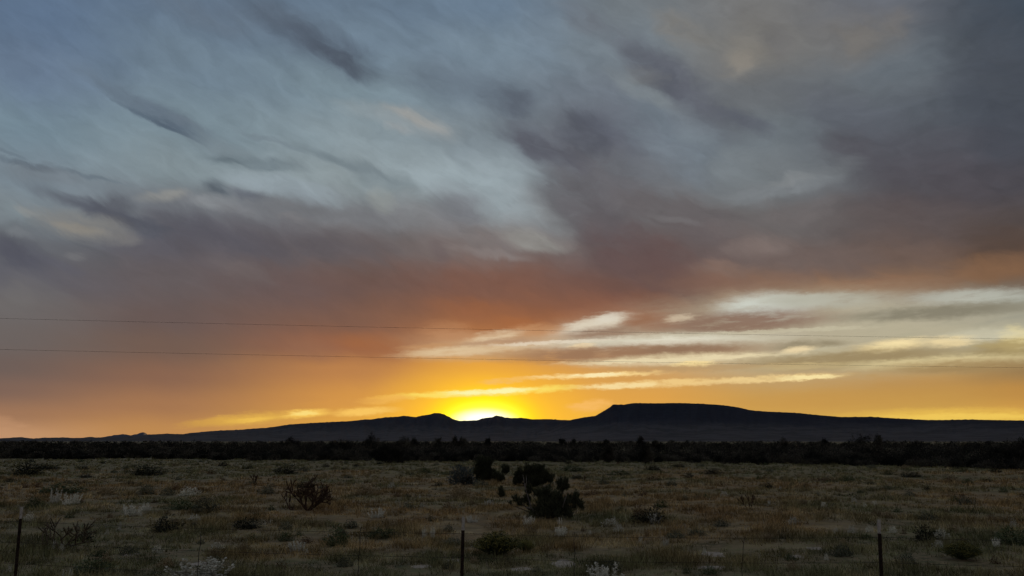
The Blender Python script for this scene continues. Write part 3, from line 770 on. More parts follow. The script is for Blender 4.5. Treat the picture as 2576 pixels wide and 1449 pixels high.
# ---------------------------------------------------------------- plants read off one by one: kind, foot, width, height, label
PLANTS = [
 ('pale', 137, 1267, 24, 26, 'taller of two pale woolly bushes beside each other above the left fence post'),
 ('pale', 179, 1269, 34, 22, 'broader of two pale woolly bushes beside each other above the left fence post'),
 ('lowpale', 475, 1247, 42, 15, 'wide low pale cushion behind the green mounds, midway between left fence post and big cholla'),
 ('pale', 334, 1298, 44, 22, 'large pale spiky clump in open ground right of the twin pale bushes'),
 ('pale', 369, 1284, 20, 13, 'small pale clump touching the back of the large pale spiky clump'),
 ('lowpale', 487, 1310, 24, 8, 'flat pale cushion between the large pale spiky clump and the big cholla'),
 ('lowpale', 72, 1311, 22, 10, 'pale cushion right beside the top of the left fence post'),
 ('pale', 300, 1334, 9, 14, 'thin single pale spike left of the low dark shrub'),
 ('pale', 134, 1381, 7, 12, 'tiny pale spike at the foot of the thin left cholla'),
 ('lowpale', 396, 1391, 20, 10, 'small pale cushion in the near grass left of the first wire stay'),
 ('lowpale', 546, 1381, 24, 9, 'low pale cushion in near grass below the wide dark shrub'),
 ('dullpale', 505, 1462, 112, 40, 'very wide pale spiky clump cut by the bottom edge'),
 ('pale', 170, 1460, 22, 14, 'little pale clump cut by the bottom edge near the left fence post'),
 ('lowpale', 986, 1228, 15, 12, 'small bright pale ball beyond the straw mound'),
 ('pale', 946, 1303, 34, 19, 'pale spiky clump in open brown grass between big cholla and middle fence post'),
 ('pale', 745, 1388, 36, 20, 'whitish spiky clump in near grass below the big cholla'),
 ('pale', 1067, 1353, 12, 19, 'left one of two slim pale tufts before the middle fence post'),
 ('pale', 1089, 1353, 13, 20, 'right one of two slim pale tufts before the middle fence post'),
 ('pale', 1189, 1314, 26, 11, 'pale tuft just right of the white tip of the middle post'),
 ('pale', 1230, 1271, 24, 9, 'low pale tuft below the little cone juniper'),
 ('lowpale', 1061, 1276, 11, 5, 'tiny flat pale cushion in brown grass left of the junipers'),
 ('pale', 1330, 1319, 26, 16, 'greenish white spiky clump at the front foot of the big juniper'),
 ('pale', 1408, 1319, 12, 11, 'small pale tuft in front of the middle of the big juniper'),
 ('pale', 1411, 1348, 34, 18, 'pale spiky clump between the big juniper and the bare soil'),
 ('lowpale', 1538, 1324, 38, 13, 'dull pale cushion between the big juniper and the dark bush with pale spikes'),
 ('lowpale', 1556, 1337, 22, 10, 'smaller dull pale cushion just before the cushion right of the big juniper'),
 ('pale', 1646, 1317, 28, 18, 'pale spikes growing through the front of the dark bush'),
 ('pale', 1612, 1368, 11, 12, 'slim pale tuft in the grass below the dark bush with spikes'),
 ('pale', 1675, 1373, 16, 11, 'short pale tuft in the grass right below the dark bush with spikes'),
 ('pale', 1523, 1468, 70, 40, 'bright white spiky clump cut by the bottom edge right of the bare soil'),
 ('lowpale', 1821, 1250, 17, 9, 'pale cushion in brown grass left of the V-shaped cactus'),
 ('pale', 1935, 1272, 8, 9, 'tiny pale tuft just right of the V-shaped cactus'),
 ('lowpale', 2072, 1277, 12, 8, 'pale dot on a green tuft left of the right post tip'),
 ('lowpale', 2149, 1264, 11, 7, 'pale dot highest in the row of small pale dots behind the right fence post'),
 ('lowpale', 2202, 1273, 12, 8, 'brightest pale dot straight behind the tip of the right fence post'),
 ('lowpale', 2175, 1276, 9, 6, 'faint pale dot just left of the right post tip'),
 ('lowpale', 1996, 1319, 22, 11, 'pale cushion in brown grass midway from the V-shaped cactus to the right post'),
 ('lowpale', 2104, 1342, 11, 6, 'small pale cushion left of the right post top'),
 ('lowpale', 2143, 1340, 18, 9, 'greenish pale cushion left beside the right post top'),
 ('lowpale', 2188, 1338, 15, 8, 'pale cushion touching the left of the right post tip'),
 ('lowpale', 2246, 1340, 18, 8, 'pale cushion right beside the right post top'),
 ('lowpale', 2369, 1355, 26, 14, 'pale bush right beside the dark green bush near the right edge'),
 ('lowpale', 2363, 1379, 22, 10, 'pale cushion before the dark green bush near the right edge'),
 ('pale', 2507, 1376, 17, 13, 'pale tuft right of the yellow bush near the right edge'),
 ('lowpale', 2550, 1327, 16, 9, 'pale cushion at the right edge above the green bush'),
 ('grass', 1931, 1360, 40, 16, 'straw-coloured grass bunch in near grass between the second and last wire stays'),
 ('straw', 2205, 1298, 28, 13, 'straw clump just above the right post tip'),
 ('straw', 2232, 1303, 28, 11, 'straw clump just right above the right post tip'),
 ('straw', 925, 1244, 62, 24, 'broad straw-yellow mound right behind the big cholla'),
 ('straw', 1155, 1251, 62, 28, 'straw-topped mound in front of the blue-grey bush'),
 ('sage', 1209, 1222, 38, 12, 'pale-rimmed low shrub at the foot of the far tall juniper'),
 ('sage', 671, 1243, 34, 16, 'round grey-green cushion left of the big cholla'),
 ('green', 1071, 1190, 30, 10, 'small green mound in the far grass left of the blue-grey bush'),
 ('sage', 367, 1244, 34, 20, 'grey-green bush in the row of mounds above the large pale spiky clump'),
 ('sage', 422, 1246, 28, 15, 'small grey-green bush between the mounds and the wide low pale cushion'),
 ('green', 456, 1281, 62, 16, 'wide flat green mound below the wide low pale cushion'),
 ('sage', 516, 1289, 52, 28, 'large rounded grey-green mound left of the big cholla'),
 ('straw', 505, 1262, 60, 12, 'yellowish strip of bush behind the large rounded grey-green mound'),
 ('straw', 260, 1246, 50, 18, 'yellow-green mound right behind the twin pale bushes'),
 ('green', 156, 1241, 86, 17, 'long dark green hedge-like mound behind the twin pale bushes'),
 ('green', 86, 1277, 36, 17, 'green mound behind the left fence post tip'),
 ('dark', 417, 1338, 58, 27, 'low dark shrub with grey top in the near grass left of the wide dark shrub'),
 ('dark', 620, 1329, 62, 19, 'wide flat dark shrub below and left of the big cholla'),
 ('green', 229, 1445, 80, 24, 'green mound at the bottom edge right of the left fence post'),
 ('dark', 68, 1196, 58, 26, 'dark round bush farthest left in the far grass'),
 ('dark', 115, 1181, 44, 11, 'flat dark bush behind the dark round bush farthest left'),
 ('dark', 369, 1196, 66, 25, 'dark broad bush with two humps in the far grass'),
 ('brown', 440, 1233, 24, 13, 'reddish-brown little bush beyond the grey-green mounds'),
 ('brown', 531, 1193, 22, 8, 'small brown bush between two dark bushes in the far grass'),
 ('brown', 208, 1222, 20, 8, 'small brown bush beyond the yellow-green mound'),
 ('dark', 213, 1364, 34, 22, 'dark low bush just right of the thin left cholla'),
 ('dark', 720, 1192, 54, 20, 'compact dark bush standing alone in far brown grass'),
 ('green', 847, 1374, 56, 36, 'green bush with pale top in near grass left of the middle fence post'),
 ('green', 960, 1352, 70, 18, 'flat green patch of bush between the green bush and the middle post'),
 ('dark', 1635, 1315, 74, 30, 'dark bush with pale spikes in its front'),
 ('brown', 1610, 1308, 40, 34, 'reddish bare twigs at the left of the dark bush with spikes'),
 ('dark', 1642, 1183, 38, 11, 'dark mound in far yellow grass before the right-hand band tree'),
 ('dark', 1710, 1176, 30, 8, 'dark flat mound right behind the dark mound in far yellow grass'),
 ('green', 1440, 1186, 56, 13, 'green bank of bush behind the leaning juniper'),
 ('green', 1561, 1196, 50, 11, 'green strip of bush in far grass between leaning juniper and V-shaped cactus'),
 ('brown', 1642, 1208, 44, 8, 'flat brown strip of bush below the dark mound in far yellow grass'),
 ('dark', 1793, 1194, 42, 13, 'dark bush in far grass above the V-shaped cactus'),
 ('dark', 1733, 1203, 26, 11, 'round dark bush left of the dark bush above the V-shaped cactus'),
 ('brown', 1486, 1246, 44, 11, 'brown mound just right of the leaning juniper'),
 ('brown', 1619, 1248, 28, 11, 'round brown mound alone in the brown grass above the dark bush with spikes'),
 ('dark', 2332, 1363, 48, 30, 'dark green bush left of the yellow bush near the right edge'),
 ('green', 2548, 1369, 66, 27, 'green bush cut by the right edge'),
 ('green', 2132, 1211, 34, 9, 'green mound in far grass behind the right fence post'),
 ('brown', 2074, 1210, 64, 7, 'long flat brown mound in far grass left of the green mound'),
 ('dark', 2290, 1200, 44, 11, 'flat dark mound in far grass right of the right fence post'),
 ('brown', 2392, 1214, 34, 15, 'brown bush in far grass near the right edge'),
]
for rec in PLANTS:
    plant(*rec)
tag(plant('blue', 1162, 1219, 62, 50, 'blue-grey rounded bush left of the far tall juniper'), group=None)
plant('dark', 1170, 1219, 36, 26, 'dark low bush in front of the blue-grey bush')

def rabbitbrush(sx, sy, w, h, label, seed):
    p = on_ground(sx, sy); k = (p - Vector((0, 0, EYE))).length / FOC
    root = empty('rabbitbrush', p)
    (sv, sf), (hv_, hf) = plume_shape(R_(seed), 520)
    s = np.array([w * k * 0.95, w * k * 0.95, h * k * 1.08])
    link('stems', mesh_np('stems', sv * s, sf), m_green, root)
    link('flower_heads', mesh_np('flower_heads', hv_ * s, hf), m_yellow, root)
    return tag(root, label, 'rabbitbrush', 'yellow flowering bushes')
rabbitbrush(1250, 1398, 122, 60, 'big yellow-topped bush right of the middle fence post', 61)
rabbitbrush(2421, 1408, 86, 40, 'yellow-topped bush near the right edge', 62)
rabbitbrush(1322, 1388, 50, 30, 'small yellow-topped bush right of the big yellow-topped bush', 63)

# ---------------------------------------------------------------- cholla cactus
def cactus(sx, sy, h, label, seed, stems, depth, L, rad, spread=0.75, rz=0.0, wide=1.0, mat=None):
    p = on_ground(sx, sy); k = (p - Vector((0, 0, EYE))).length / FOC
    me = cholla_mesh('cholla_cactus', R_(seed), stems, depth, L, rad, spread)
    zs = [v.co.z for v in me.vertices]
    s = h * k / max(zs)
    o = link('cholla_cactus', me, mat or m_cactus); o.location = p; o.scale = (s * wide, s, s); o.rotation_euler = (0, 0, rz)
    return tag(o, label, 'cactus', 'cholla cactus plants')
cactus(774, 1284, 84, 'big dense brown cholla with many twisted branches', 78, [(-.15, 0, 1.3), (.55, .2, 1), (-.6, -.2, .8), (.1, .4, .7), (-1, .1, .12), (.9, -.3, .5), (-.4, .3, .5), (.4, -.4, .4)], 4, 0.27, 0.021, 0.9, 0.0, 1.0)
cactus(157, 1378, 62, 'thin sprawling cholla with bent arms right of the left fence post', 72, [(-.9, 0, .5), (.9, .1, .5), (.1, -.3, 1), (.5, .4, .8), (-.5, .2, .7), (.7, -.3, .3)], 2, 0.46, 0.018, 0.8, 0.0, 1.5, m_cactus_dry)
cactus(1884, 1280, 36, 'sparse V-shaped cactus alone in the brown grass', 73, [(-.75, 0, 1), (.55, .1, 1), (.25, -.2, 1)], 3, 0.34, 0.020, 0.45)
cactus(640, 1218, 22, 'small upright cactus in the grass beyond the grey-green cushion', 74, [(.1, 0, 1), (-.3, 0, 1), (.3, .2, 1)], 2, 0.34, 0.04, 0.4)
cactus(1470, 1212, 17, 'tiny twiggy cactus behind the leaning juniper', 75, [(.2, 0, 1), (-.4, 0, 1), (.5, .2, 1)], 2, 0.34, 0.022, 0.5)

# ---------------------------------------------------------------- junipers and band trees: crown of leaf sprays round many small boughs, trunk, dead wood
def crown_arrays(lobes, k, r, n_leaf, leaf, dens=1.3):
    tot = sum(a[2] * a[3] for a in lobes)
    parts = []
    for cx, cz, rx, rz in lobes:
        n = max(30, int(n_leaf * rx * rz / tot))
        nb = max(4, int(6 + 60 * rx * rz / tot))
        ry = rx * 0.85
        c0 = np.array([cx, r.uniform(-0.25, 0.25) * rx, cz])
        b = unit(r.normal(size=(nb, 3))) * (r.random((nb, 1)) ** 0.42)
        b = b * [rx * .86, ry * .86, rz * .86]
        bs_ = r.uniform(0.16, 0.34, nb) * math.sqrt(rx * rz)
        idx = r.integers(0, nb, n)
        loc = r.normal(size=(n, 3)); loc = unit(loc) * (r.random((n, 1)) ** 0.5)
        p = b[idx] + loc * (bs_[idx] * dens)[:, None] * [1, 1, 1.25] + c0
        out = r.random(n) < 0.14                                  # stray sprays that feather the edge
        p[out] += (p[out] - c0) * 0.22 + np.array([0, 0, 1.0]) * r.uniform(0, 2.5, (out.sum(), 1))
        p[:, 2] = np.maximum(p[:, 2], 0.5)
        d = unit(b[idx] * 0.6 / max(rx, rz) + loc * .6 + [0, 0, 0.95])
        parts.append(leaves(p * k, d, leaf * r.uniform(0.8, 2.4, n), leaf * r.uniform(0.3, 0.6, n), r))
    return joined(parts)

def juniper(sx, sy, lobes, label, seed, n_leaf=6000, leaf=0.06, trunks=(), dead=(), group='junipers in the field', mat=None, name='juniper', base=None):
    r = R_(seed)
    p = base or on_ground(sx, sy)
    k = (p - Vector((0, 0, EYE))).length / FOC
    root = empty(name, p)
    v, f = crown_arrays(lobes, k, r, n_leaf, leaf)
    link('crown', mesh_np('crown', v, f), mat or m_juniper, root)
    tb = []
    for path in (trunks or [[(0, -2), (lobes[0][0] * .5, lobes[0][1] * .5), (lobes[0][0], lobes[0][1])]]):
        n = len(path)
        tb.append(tube([(a * k, 0.02 * i, b * k) for i, (a, b) in enumerate(path)], [k * 2.6 * (1 - .7 * i / (n - 1)) for i in range(n)], 7))
    for cx, cz, rx, rz in lobes[1:]:
        tb.append(tube([(0, 0, 0), (cx * .5 * k, 0, cz * .42 * k), (cx * k, 0, cz * k)], [k * 1.8, k * 1.3, k * .4], 6))
    link('trunk', tube_mesh('trunk', tb), m_bark, root)
    for path in dead:
        n = len(path)
        link('dead_branch', tube_mesh('dead_branch', [tube([(a * k, -0.25 - .03 * i, b * k) for i, (a, b) in enumerate(path)], [k * 1.5 * (1 - .75 * i / (n - 1)) for i in range(n)], 6)]), m_wood, root)
    return tag(root, label, 'juniper' if name == 'juniper' else 'tree', group)

juniper(1385, 1304, [(-21, 53, 27, 23), (5, 34, 36, 26), (22, 42, 21, 18), (40, 32, 19, 19), (64, 35, 15, 22), (-12, 15, 50, 15), (32, 13, 36, 13), (-52, 66, 11, 15), (-50, 42, 14, 14), (-84, 42, 8, 9), (-73, 33, 12, 8), (-98, 33, 4, 4)],
 'big dark spreading juniper with dead grey branches, nearest of the junipers', 81, 16000, 0.055,
 dead=[[(-38, 2), (-50, 36), (-62, 76), (-67, 104)], [(-61, 72), (-58, 88), (-59, 102)], [(28, 26), (32, 40), (38, 56)], [(-70, 0), (-62, 6), (-52, 10)], [(-30, 8), (-44, 24), (-66, 30)], [(44, 8), (58, 16), (66, 22)]])
juniper(1340, 1225, [(-28, 23, 20, 18), (-8, 29, 20, 21), (14, 29, 18, 22), (34, 21, 16, 20), (4, 16, 44, 14), (-38, 14, 10, 12), (0, 40, 12, 10), (22, 42, 9, 10)], 'broad flat-topped juniper right behind the big dark spreading juniper', 82, 11000, 0.08)
juniper(1406, 1250, [(10, 30, 16, 16), (5, 20, 10, 10), (17, 22, 9, 9)], 'small round juniper on a leaning bare trunk', 83, 3200, 0.06, trunks=[[(-3, -2), (1, 7), (7, 18), (10, 30)]])
juniper(1217, 1212, [(-2, 36, 22, 22), (-12, 20, 16, 14), (12, 20, 18, 16), (-4, 50, 12, 9), (12, 44, 11, 11), (0, 8, 24, 8)], 'far tall juniper left of the broad flat-topped juniper', 84, 7500, 0.085)
juniper(1253, 1213, [(0, 11, 14, 11), (6, 8, 9, 7)], 'low dark juniper at the right foot of the far tall juniper', 85, 2200, 0.08)
juniper(1272, 1194, [(1, 11, 7, 9), (-3, 5, 5, 5)], 'small slim juniper farther right behind the low dark juniper', 86, 1300, 0.1)
juniper(1261, 1251, [(0, 9, 7, 9), (-1, 18, 4, 7), (3, 4, 6, 4)], 'little cone-shaped juniper alone in the brown grass', 87, 1300, 0.06)

# trees that stand out of the dark band: foot, top and width in the picture, distance
BAND = [
 (729, 1101, 50, 150, 'low domed tree in the dark band, left of the peaked tree'), (856, 1103, 64, 135, 'wide domed tree in the dark band just left of the peaked tree'),
 (935, 1088, 46, 150, 'peaked tree rising highest from the left half of the dark band'), (1016, 1096, 42, 160, 'bushy tree in the dark band right of the peaked tree'),
 (1041, 1099, 24, 150, 'narrow tree beside the bushy tree right of the peaked tree'), (1100, 1099, 26, 170, 'small tree in the dark band under the rounded hilltop'),
 (1141, 1097, 28, 140, 'ragged tree in the dark band left below the sun glow'), (1166, 1100, 34, 140, 'wide ragged tree in the dark band right below the sun glow'),
 (1226, 1099, 20, 150, 'slim tree in the dark band under the small knob of the ridge'), (1415, 1103, 30, 150, 'low tree in the dark band under the saddle of the ridge'),
 (1443, 1104, 22, 150, 'low narrow tree beside the tree under the saddle'), (1525, 1104, 24, 150, 'low tree in the dark band under the left end of the mesa'),
 (1612, 1095, 30, 150, 'pointed tree in the dark band under the mesa top'), (1648, 1106, 26, 150, 'low tree right of the pointed tree under the mesa'),
 (1978, 1101, 46, 130, 'domed tree in the dark band under the falling right side of the mesa'), (2072, 1102, 28, 130, 'small peaked tree between the domed tree and the tall round tree'),
 (2160, 1090, 62, 130, 'tall round tree rising highest from the right half of the dark band'), (2208, 1091, 24, 130, 'narrow tree touching the right of the tall round tree'),
 (2545, 1100, 110, 78, 'huge dark tree mass at the right end of the band'),
 (978, 1113, 100, 90, 'dark tree standing forward of the band left of the junipers'), (1528, 1120, 40, 92, 'small dark tree standing forward of the band below the mesa'),
 (1626, 1124, 44, 88, 'dark bushy tree standing forward of the band near the far yellow grass'),
]
for i, (sx, top, w, dist, label) in enumerate(BAND):
    tp = at_depth(sx, top, dist)
    base = Vector((tp.x, tp.y, float(ground_z(tp.x, tp.y)) - 0.05))
    k = (base - Vector((0, 0, EYE))).length / FOC
    h = (tp.z - base.z) / k
    r = R_(200 + i)
    lobes = [(0, h * .52, w * .36, h * .44), (-w * .26, h * .40, w * .24, h * .36), (w * .27, h * .38, w * .24, h * .36), (w * r.uniform(-.2, .2), h * .72, w * .26, h * .25), (0, h * .16, w * .46, h * .18)]
    juniper(0, 0, lobes, label, 300 + i, 3500 if w < 90 else 7000, 0.13 if dist > 100 else 0.10, group='trees standing out of the dark band', mat=m_brush, name='band_tree', base=base)

# ---------------------------------------------------------------- the band of brush itself: one uncountable mass
EDGE = [(-1500, 1146), (-300, 1149), (0, 1150), (450, 1151), (900, 1154), (1250, 1156), (1700, 1158), (2000, 1163), (2300, 1170), (2576, 1178), (3000, 1190), (4000, 1200)]
def band_front(az_deg):
    out = []
    for a in az_deg:
        sx = 1288 + FOC * math.tan(math.radians(a)) * 0.985
        sy = np.interp(sx, [e[0] for e in EDGE], [e[1] for e in EDGE])
        out.append(EYE * FOC / (sy - 1108))
    return np.array(out)
r = R_(400)
NB = 2900
baz = r.uniform(-48, 48, NB)
bf = band_front(baz)
byd = bf * (1 + 0.03 * r.normal(size=NB)) + (r.random(NB) ** 2.6) * 330 + 2.0
strag = r.random(NB) < 0.10                                        # stragglers thinning out into the grass
byd = np.where(strag, bf * (1 - 0.06 * r.random(NB) ** 2), byd)
bx = byd * np.tan(np.radians(baz)); by = byd
parts = []
for i in range(NB):
    D = math.hypot(bx[i], by[i])
    front = byd[i] - bf[i] < 14
    h = r.uniform(0.8, 1.5) if front else r.uniform(1.1, 2.35) * (1 + max(0, D - 150) / 1500)
    if strag[i]: h = r.uniform(0.4, 0.95)
    w = h * r.uniform(1.0, 2.0)
    n = int(np.clip(60000 / D, 120, 600))
    d = unit(r.normal(size=(n, 3))); d[:, 2] = np.abs(d[:, 2])
    lump = 1 + 0.3 * np.sin(3 * np.arctan2(d[:, 1], d[:, 0]) + i) * d[:, 0]
    p = d * (0.35 + 0.65 * r.random((n, 1)) ** 0.5) * lump[:, None] * [w * .6, w * .6, h * 0.95]
    p += [bx[i], by[i], float(ground_z(bx[i], by[i])) - 0.05]
    s = 0.0010 * D
    parts.append(leaves(p, unit(d + [0, 0, .5] + .5 * r.normal(size=(n, 3))), s * r.uniform(.8, 1.9, n), s * r.uniform(.5, 1.1, n), r))
v, f = joined(parts)
tag(link('brush', mesh_np('brush', v, f), m_brush), 'dark band of dense brush along the far edge of the field', 'brush', kind='stuff')

# ---------------------------------------------------------------- smaller plants nothing tells apart
FILL = [
 ('sage', 60, 'low grey-green shrub, one of many scattered through the dry field', (14, 44), (0.25, 0.45)),
 ('green', 36, 'small green shrub, one of many scattered through the dry field', (14, 40), (0.22, 0.42)),
 ('brown', 40, 'small brown twiggy shrub, one of many scattered through the dry field', (12, 34), (0.3, 0.5)),
 ('straw', 40, 'small straw-coloured clump, one of many scattered through the dry field', (12, 34), (0.3, 0.5)),
 ('dark', 34, 'small dark shrub, one of many scattered through the far grass', (12, 30), (0.25, 0.4)),
 ('lowpale', 22, 'tiny pale cushion, one of many dotted through the dry field', (5, 11), (0.5, 0.8)),
]
taken = [(a[1], a[2], a[3]) for a in PLANTS] + [(1385, 1300, 190), (1340, 1224, 110), (1216, 1211, 60), (774, 1284, 110), (1250, 1398, 130), (2421, 1408, 90), (1160, 1219, 70), (1421, 1418, 90)]
rr = random.Random(99)
for kind, count, label, wr, hr in FILL:
    done = tries = 0
    while done < count and tries < 5000:
        tries += 1
        sx = rr.uniform(-20, 2596)
        sy = 1160 + 285 * rr.random() ** 1.3
        if kind == 'dark': sy = rr.uniform(1166, 1235)
        k = 0.45 + 0.75 * (sy - 1150) / 290
        w = rr.uniform(*wr) * k
        if kind == 'dark': w *= 1.8
        if any(abs(sx - a) < (w + c) * 0.55 and abs(sy - b) < 16 for a, b, c in taken): continue
        taken.append((sx, sy, w)); done += 1
        plant(kind, sx, sy, w, w * rr.uniform(*hr), label)

# ---------------------------------------------------------------- grass: uncountable
r = R_(500)
NT, BL = 84000, 8
Dg = 8.6 * (125 / 8.6) ** r.random(NT)
ag = np.radians(r.uniform(-42, 42, NT))
gx, gy = Dg * np.sin(ag), Dg * np.cos(ag)
clump = np.array([mnoise.fractal(Vector((gx[i] * .5, gy[i] * .5, 4.0)), 1.0, 2.0, 3) for i in range(NT)])
bare = np.array([mnoise.noise(Vector((gx[i] * .16, gy[i] * .16, 9.0))) for i in range(NT)])
SOIL_SPOTS = [(1421, 1418, 66, 20), (1793, 1394, 54, 15), (1790, 1428, 70, 10), (1312, 1432, 60, 9), (1150, 1410, 60, 7), (2050, 1380, 44, 7), (505, 1418, 60, 10), (330, 1395, 40, 7), (1060, 1425, 50, 7), (2000, 1400, 50, 7)]
keep = np.ones(NT, bool)
pgs = [(on_ground(a, b), (w / 2, h)) for a, b, w, h in SOIL_SPOTS]
for p, (wp, hp) in pgs:
    kk = p.y / FOC
    keep &= (((gx - p.x) / (wp * kk)) ** 2 + ((gy - p.y) / (hp * kk * p.y / EYE * 0.5)) ** 2) > 1 + 0.5 * clump
keep &= clump > -0.15 + 0.22 * r.normal(size=NT)
gx, gy, Dg, clump = gx[keep], gy[keep], Dg[keep], clump[keep]
NT = len(gx)
ht = (0.05 + 0.20 * np.clip(0.4 + 1.1 * clump, 0, 1.3)) * r.uniform(0.5, 1.4, NT)
c = np.repeat(np.stack([gx, gy, ground_z(gx, gy)], 1), BL, 0)
H = np.repeat(ht, BL); DD = np.repeat(Dg, BL)
off = r.normal(size=(NT * BL, 3)) * [0.07, 0.07, 0]
c = c + off
d = np.stack([off[:, 0] * 3 + r.normal(size=NT * BL) * .35, off[:, 1] * 3 + r.normal(size=NT * BL) * .35, np.ones(NT * BL)], 1)
v, f = leaves(c, d, H * r.uniform(.5, 1.15, NT * BL), np.maximum(0.009, 0.00075 * DD) * r.uniform(.6, 1.4, NT * BL), r, tri=True)
tag(link('grass', mesh_np('grass', v, f), m_grass), 'dry brown and grey-green grass covering the field', 'grass', kind='stuff')

# bare pale soil showing through
m_soil, nt, bs = new_mat('pale_soil')
nt.links.new(n_ramp(nt, n_pos_noise(nt, 7.0, 5.0, 0.65), [(0.3, (0.22, 0.18, 0.135)), (0.7, (0.46, 0.40, 0.32))]), bs.inputs['Base Color'])
sv, sf, base_i = [], [], 0
for j, (p, (wp, hp)) in enumerate(pgs):
    kk = p.y / FOC
    nr, na = 7, 40
    for a in range(nr):
        for q in range(na):
            th = 2 * math.pi * q / na
            wob = 1 + 0.35 * mnoise.fractal(Vector((math.cos(th) * 1.6 + j * 5, math.sin(th) * 1.6, 0)), 1, 2, 4)
            rx, ry = wp * kk * wob * a / (nr - 1), hp * kk * p.y / EYE * 0.5 * wob * a / (nr - 1)
            xx, yy = p.x + rx * math.cos(th), p.y + ry * math.sin(th)
            sv.append((xx, yy, float(ground_z(xx, yy)) + 0.02 * (1 - (a / (nr - 1)) ** 4) - 0.006))
    for a in range(nr - 1):
        for q in range(na):
            q2 = (q + 1) % na
            sf.append((base_i + a * na + q, base_i + a * na + q2, base_i + (a + 1) * na + q2, base_i + (a + 1) * na + q))
    base_i += nr * na
tag(link('bare_soil', mesh_np('bare_soil', np.array(sv), np.array(sf), True), m_soil), kind='structure')

# ================================================================ wire fence on steel T posts
m_steel, nt, bs = new_mat('rusty_steel')
nt.links.new(n_ramp(nt, n_noise(nt, 30.0, 5.0), [(0.3, (0.012, 0.009, 0.007)), (0.75, (0.045, 0.026, 0.018))]), bs.inputs['Base Color'])
bs.inputs['Metallic'].default_value = 0.3; bs.inputs['Roughness'].default_value = 0.7
m_tip, nt, bs = new_mat('white_post_tip')
nt.links.new(n_ramp(nt, n_noise(nt, 40.0, 4.0), [(0.3, (0.26, 0.235, 0.20)), (0.7, (0.50, 0.47, 0.41))]), bs.inputs['Base Color'])
m_wire, nt, bs = new_mat('weathered_wire')
bs.inputs['Base Color'].default_value = (0.035, 0.03, 0.027, 1); bs.inputs['Metallic'].default_value = 0.5; bs.inputs['Roughness'].default_value = 0.6
m_cable, nt, bs = new_mat('power_cable')
bs.inputs['Base Color'].default_value = (0.02, 0.018, 0.017, 1); bs.inputs['Roughness'].default_value = 0.7

def t_section(z0, z1, s=1.0):
    """T-shaped steel section with a flange 38 mm wide facing the viewer"""
    o = [(-.019, -.017), (.019, -.017), (.019, -.012), (.004, -.010), (.003, .019), (-.003, .019), (-.004, -.010), (-.019, -.012)]
    n = len(o)
    vs = [(x * s, y * s, z0) for x, y in o] + [(x * s, y * s, z1) for x, y in o]
    fs = [(i, (i + 1) % n, n + (i + 1) % n, n + i) for i in range(n)]
    return vs, fs + [tuple(range(n))[::-1], tuple(range(n, 2 * n))]

def poly_mesh(name, parts):
    me = bpy.data.meshes.new(name); vs, fs, n = [], [], 0
    for v, f in parts:
        vs += list(v); fs += [tuple(i + n for i in q) for q in f]; n += len(v)
    me.from_pydata(vs, [], fs); me.update(); return me

def box(x0, x1, y0, y1, z0, z1):
    v = [(x, y, z) for z in (z0, z1) for y in (y0, y1) for x in (x0, x1)]
    return v, [(0, 2, 3, 1), (4, 5, 7, 6), (0, 1, 5, 4), (2, 6, 7, 3), (0, 4, 6, 2), (1, 3, 7, 5)]

# post: picture x of the foot and top, y of the top, distance
POSTS = [(56, 1275, 40, 12.3), (1166.5, 1300, 1163, 11.0), (2211, 1307, 2217, 10.6)]
fence = empty('wire_fence', (0, 11.0, 0))
tag(fence, 'low wire fence on thin dark steel posts with pale tips along the front', 'fence')
FO = Vector((0, 11.0, 0))
tops = []
for i, (sx, sy, sxb, dist) in enumerate(POSTS):
    tp = at_depth(sx, sy, dist)
    b = at_depth(sxb, 1449, dist)
    lean = (tp.x - b.x) / (tp.z - b.z)
    gz0 = float(ground_z(tp.x, tp.y))
    H = tp.z - gz0
    me = poly_mesh('post', [t_section(-0.4, H - 0.17, 1.15)] + [box(-.006, .006, -.026, -.0185, zz, zz + .012) for zz in np.arange(.1, H - .2, .055)])
    po = link('post', me, m_steel, fence)
    po.location = Vector((tp.x - lean * H, tp.y, gz0)) - FO
    po.rotation_euler = (0, math.atan(lean), random.uniform(-.25, .25))
    tip = link('post_tip', poly_mesh('post_tip', [t_section(H - 0.17 + .001, H, 1.05)]), m_tip, po)
    tops.append((Vector((tp.x, tp.y, gz0)), H, lean))
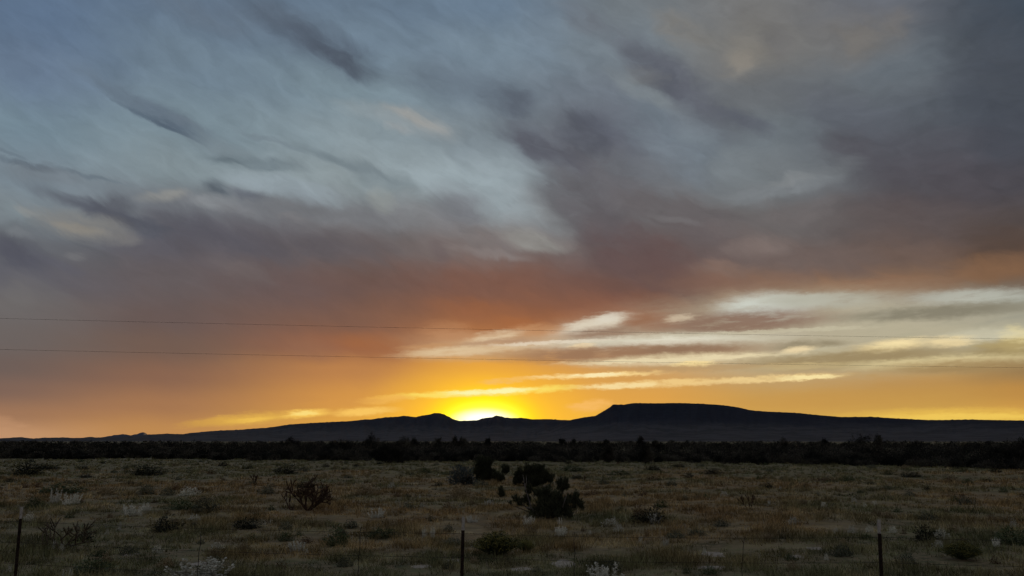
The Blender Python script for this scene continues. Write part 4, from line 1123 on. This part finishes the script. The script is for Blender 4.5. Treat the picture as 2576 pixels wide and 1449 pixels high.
# run the fence on past the picture at the same spacing
a, b, c_ = tops[0], tops[1], tops[2]
ext_l = (a[0] + (a[0] - b[0]), a[1], 0.0); ext_r = (c_[0] + (c_[0] - b[0]), c_[1], 0.0)
line = [ext_l] + tops + [ext_r]
for hk in (0.86, 0.66, 0.46, 0.26):
    path = []
    for j in range(len(line) - 1):
        (p0, h0, l0), (p1, h1, l1) = line[j], line[j + 1]
        q0 = p0 + Vector((-l0 * h0 * (1 - hk), -0.024, h0 * hk)); q1 = p1 + Vector((-l1 * h1 * (1 - hk), -0.024, h1 * hk))
        for t in np.linspace(0, 1, 13)[: (13 if j == len(line) - 2 else 12)]:
            q = q0.lerp(q1, float(t)); q.z -= 0.03 * 4 * t * (1 - t)
            path.append(q - FO)
    barbs = []
    for q0, q1 in zip(path[:-1], path[1:]):
        for t in np.arange(0.1, 1, 0.22):
            p = q0.lerp(q1, float(t)); s = random.uniform(-.4, .4)
            barbs.append(tube([p + Vector((s * .02, -.004, -.014)), p + Vector((-s * .02, .004, .014))], [.0012, .0012], 3))
    link('wire', tube_mesh('wire', [tube(path, [.0022] * len(path), 5)] + barbs), m_wire, fence)
# twisted wire stays hung between the posts, one crooked
def stay(sx, top, lean, seed):
    r = R_(seed)
    x_at = at_depth(sx, 1400, 11.0).x
    d0 = float(np.interp(x_at, [p[0].x for p in line], [p[0].y for p in line])) - 0.03
    tp = at_depth(sx, top, d0); z1 = tp.z
    pts = [Vector((tp.x + lean * t + r.normal() * .006, d0 - .003 + r.normal() * .003, z1 + (0.18 - z1) * t)) - FO for t in np.linspace(0, 1, 9)]
    twist = [p + Vector((.004 * (-1) ** i, -.004, 0)) for i, p in enumerate(pts)]
    link('stay', tube_mesh('stay', [tube(pts, [.0035] * 9, 5), tube(twist, [.003] * 9, 5)]), m_wire, fence)
stay(907, 1328, -0.02, 1); stay(1444, 1338, -0.01, 2); stay(1869, 1352, -0.06, 3); stay(505, 1345, 0.0, 4)

# ================================================================ two power lines crossing the sky
def power_line(y_left, y_mid, y_right, hz, label):
    def pt(sx, sy):
        d = ray(sx, sy); t = (hz - EYE) / d.z
        return Vector((d.x * t, d.y * t, hz))
    a, b = pt(0, y_left), pt(2576, y_right)
    m = pt(1288, y_mid)
    # level endpoints on one straight line in plan, sagging a little between poles far outside the picture
    dirn = (b - a)
    pts = []
    for t in np.linspace(-0.9, 1.9, 45):
        p = a + dirn * float(t)
        p.z = hz + 0.35 * (t - 0.0) * (t - 1.0)
        pts.append(p)
    o = link('power_line', tube_mesh('power_line', [tube(pts, [0.0065] * len(pts), 6)]), m_cable)
    return tag(o, label, 'power line', 'power lines across the sky')
power_line(801, 830, 853, 10.0, 'upper of two thin power lines crossing the sky')
power_line(879, 905, 925, 8.0, 'lower of two thin power lines crossing the sky')
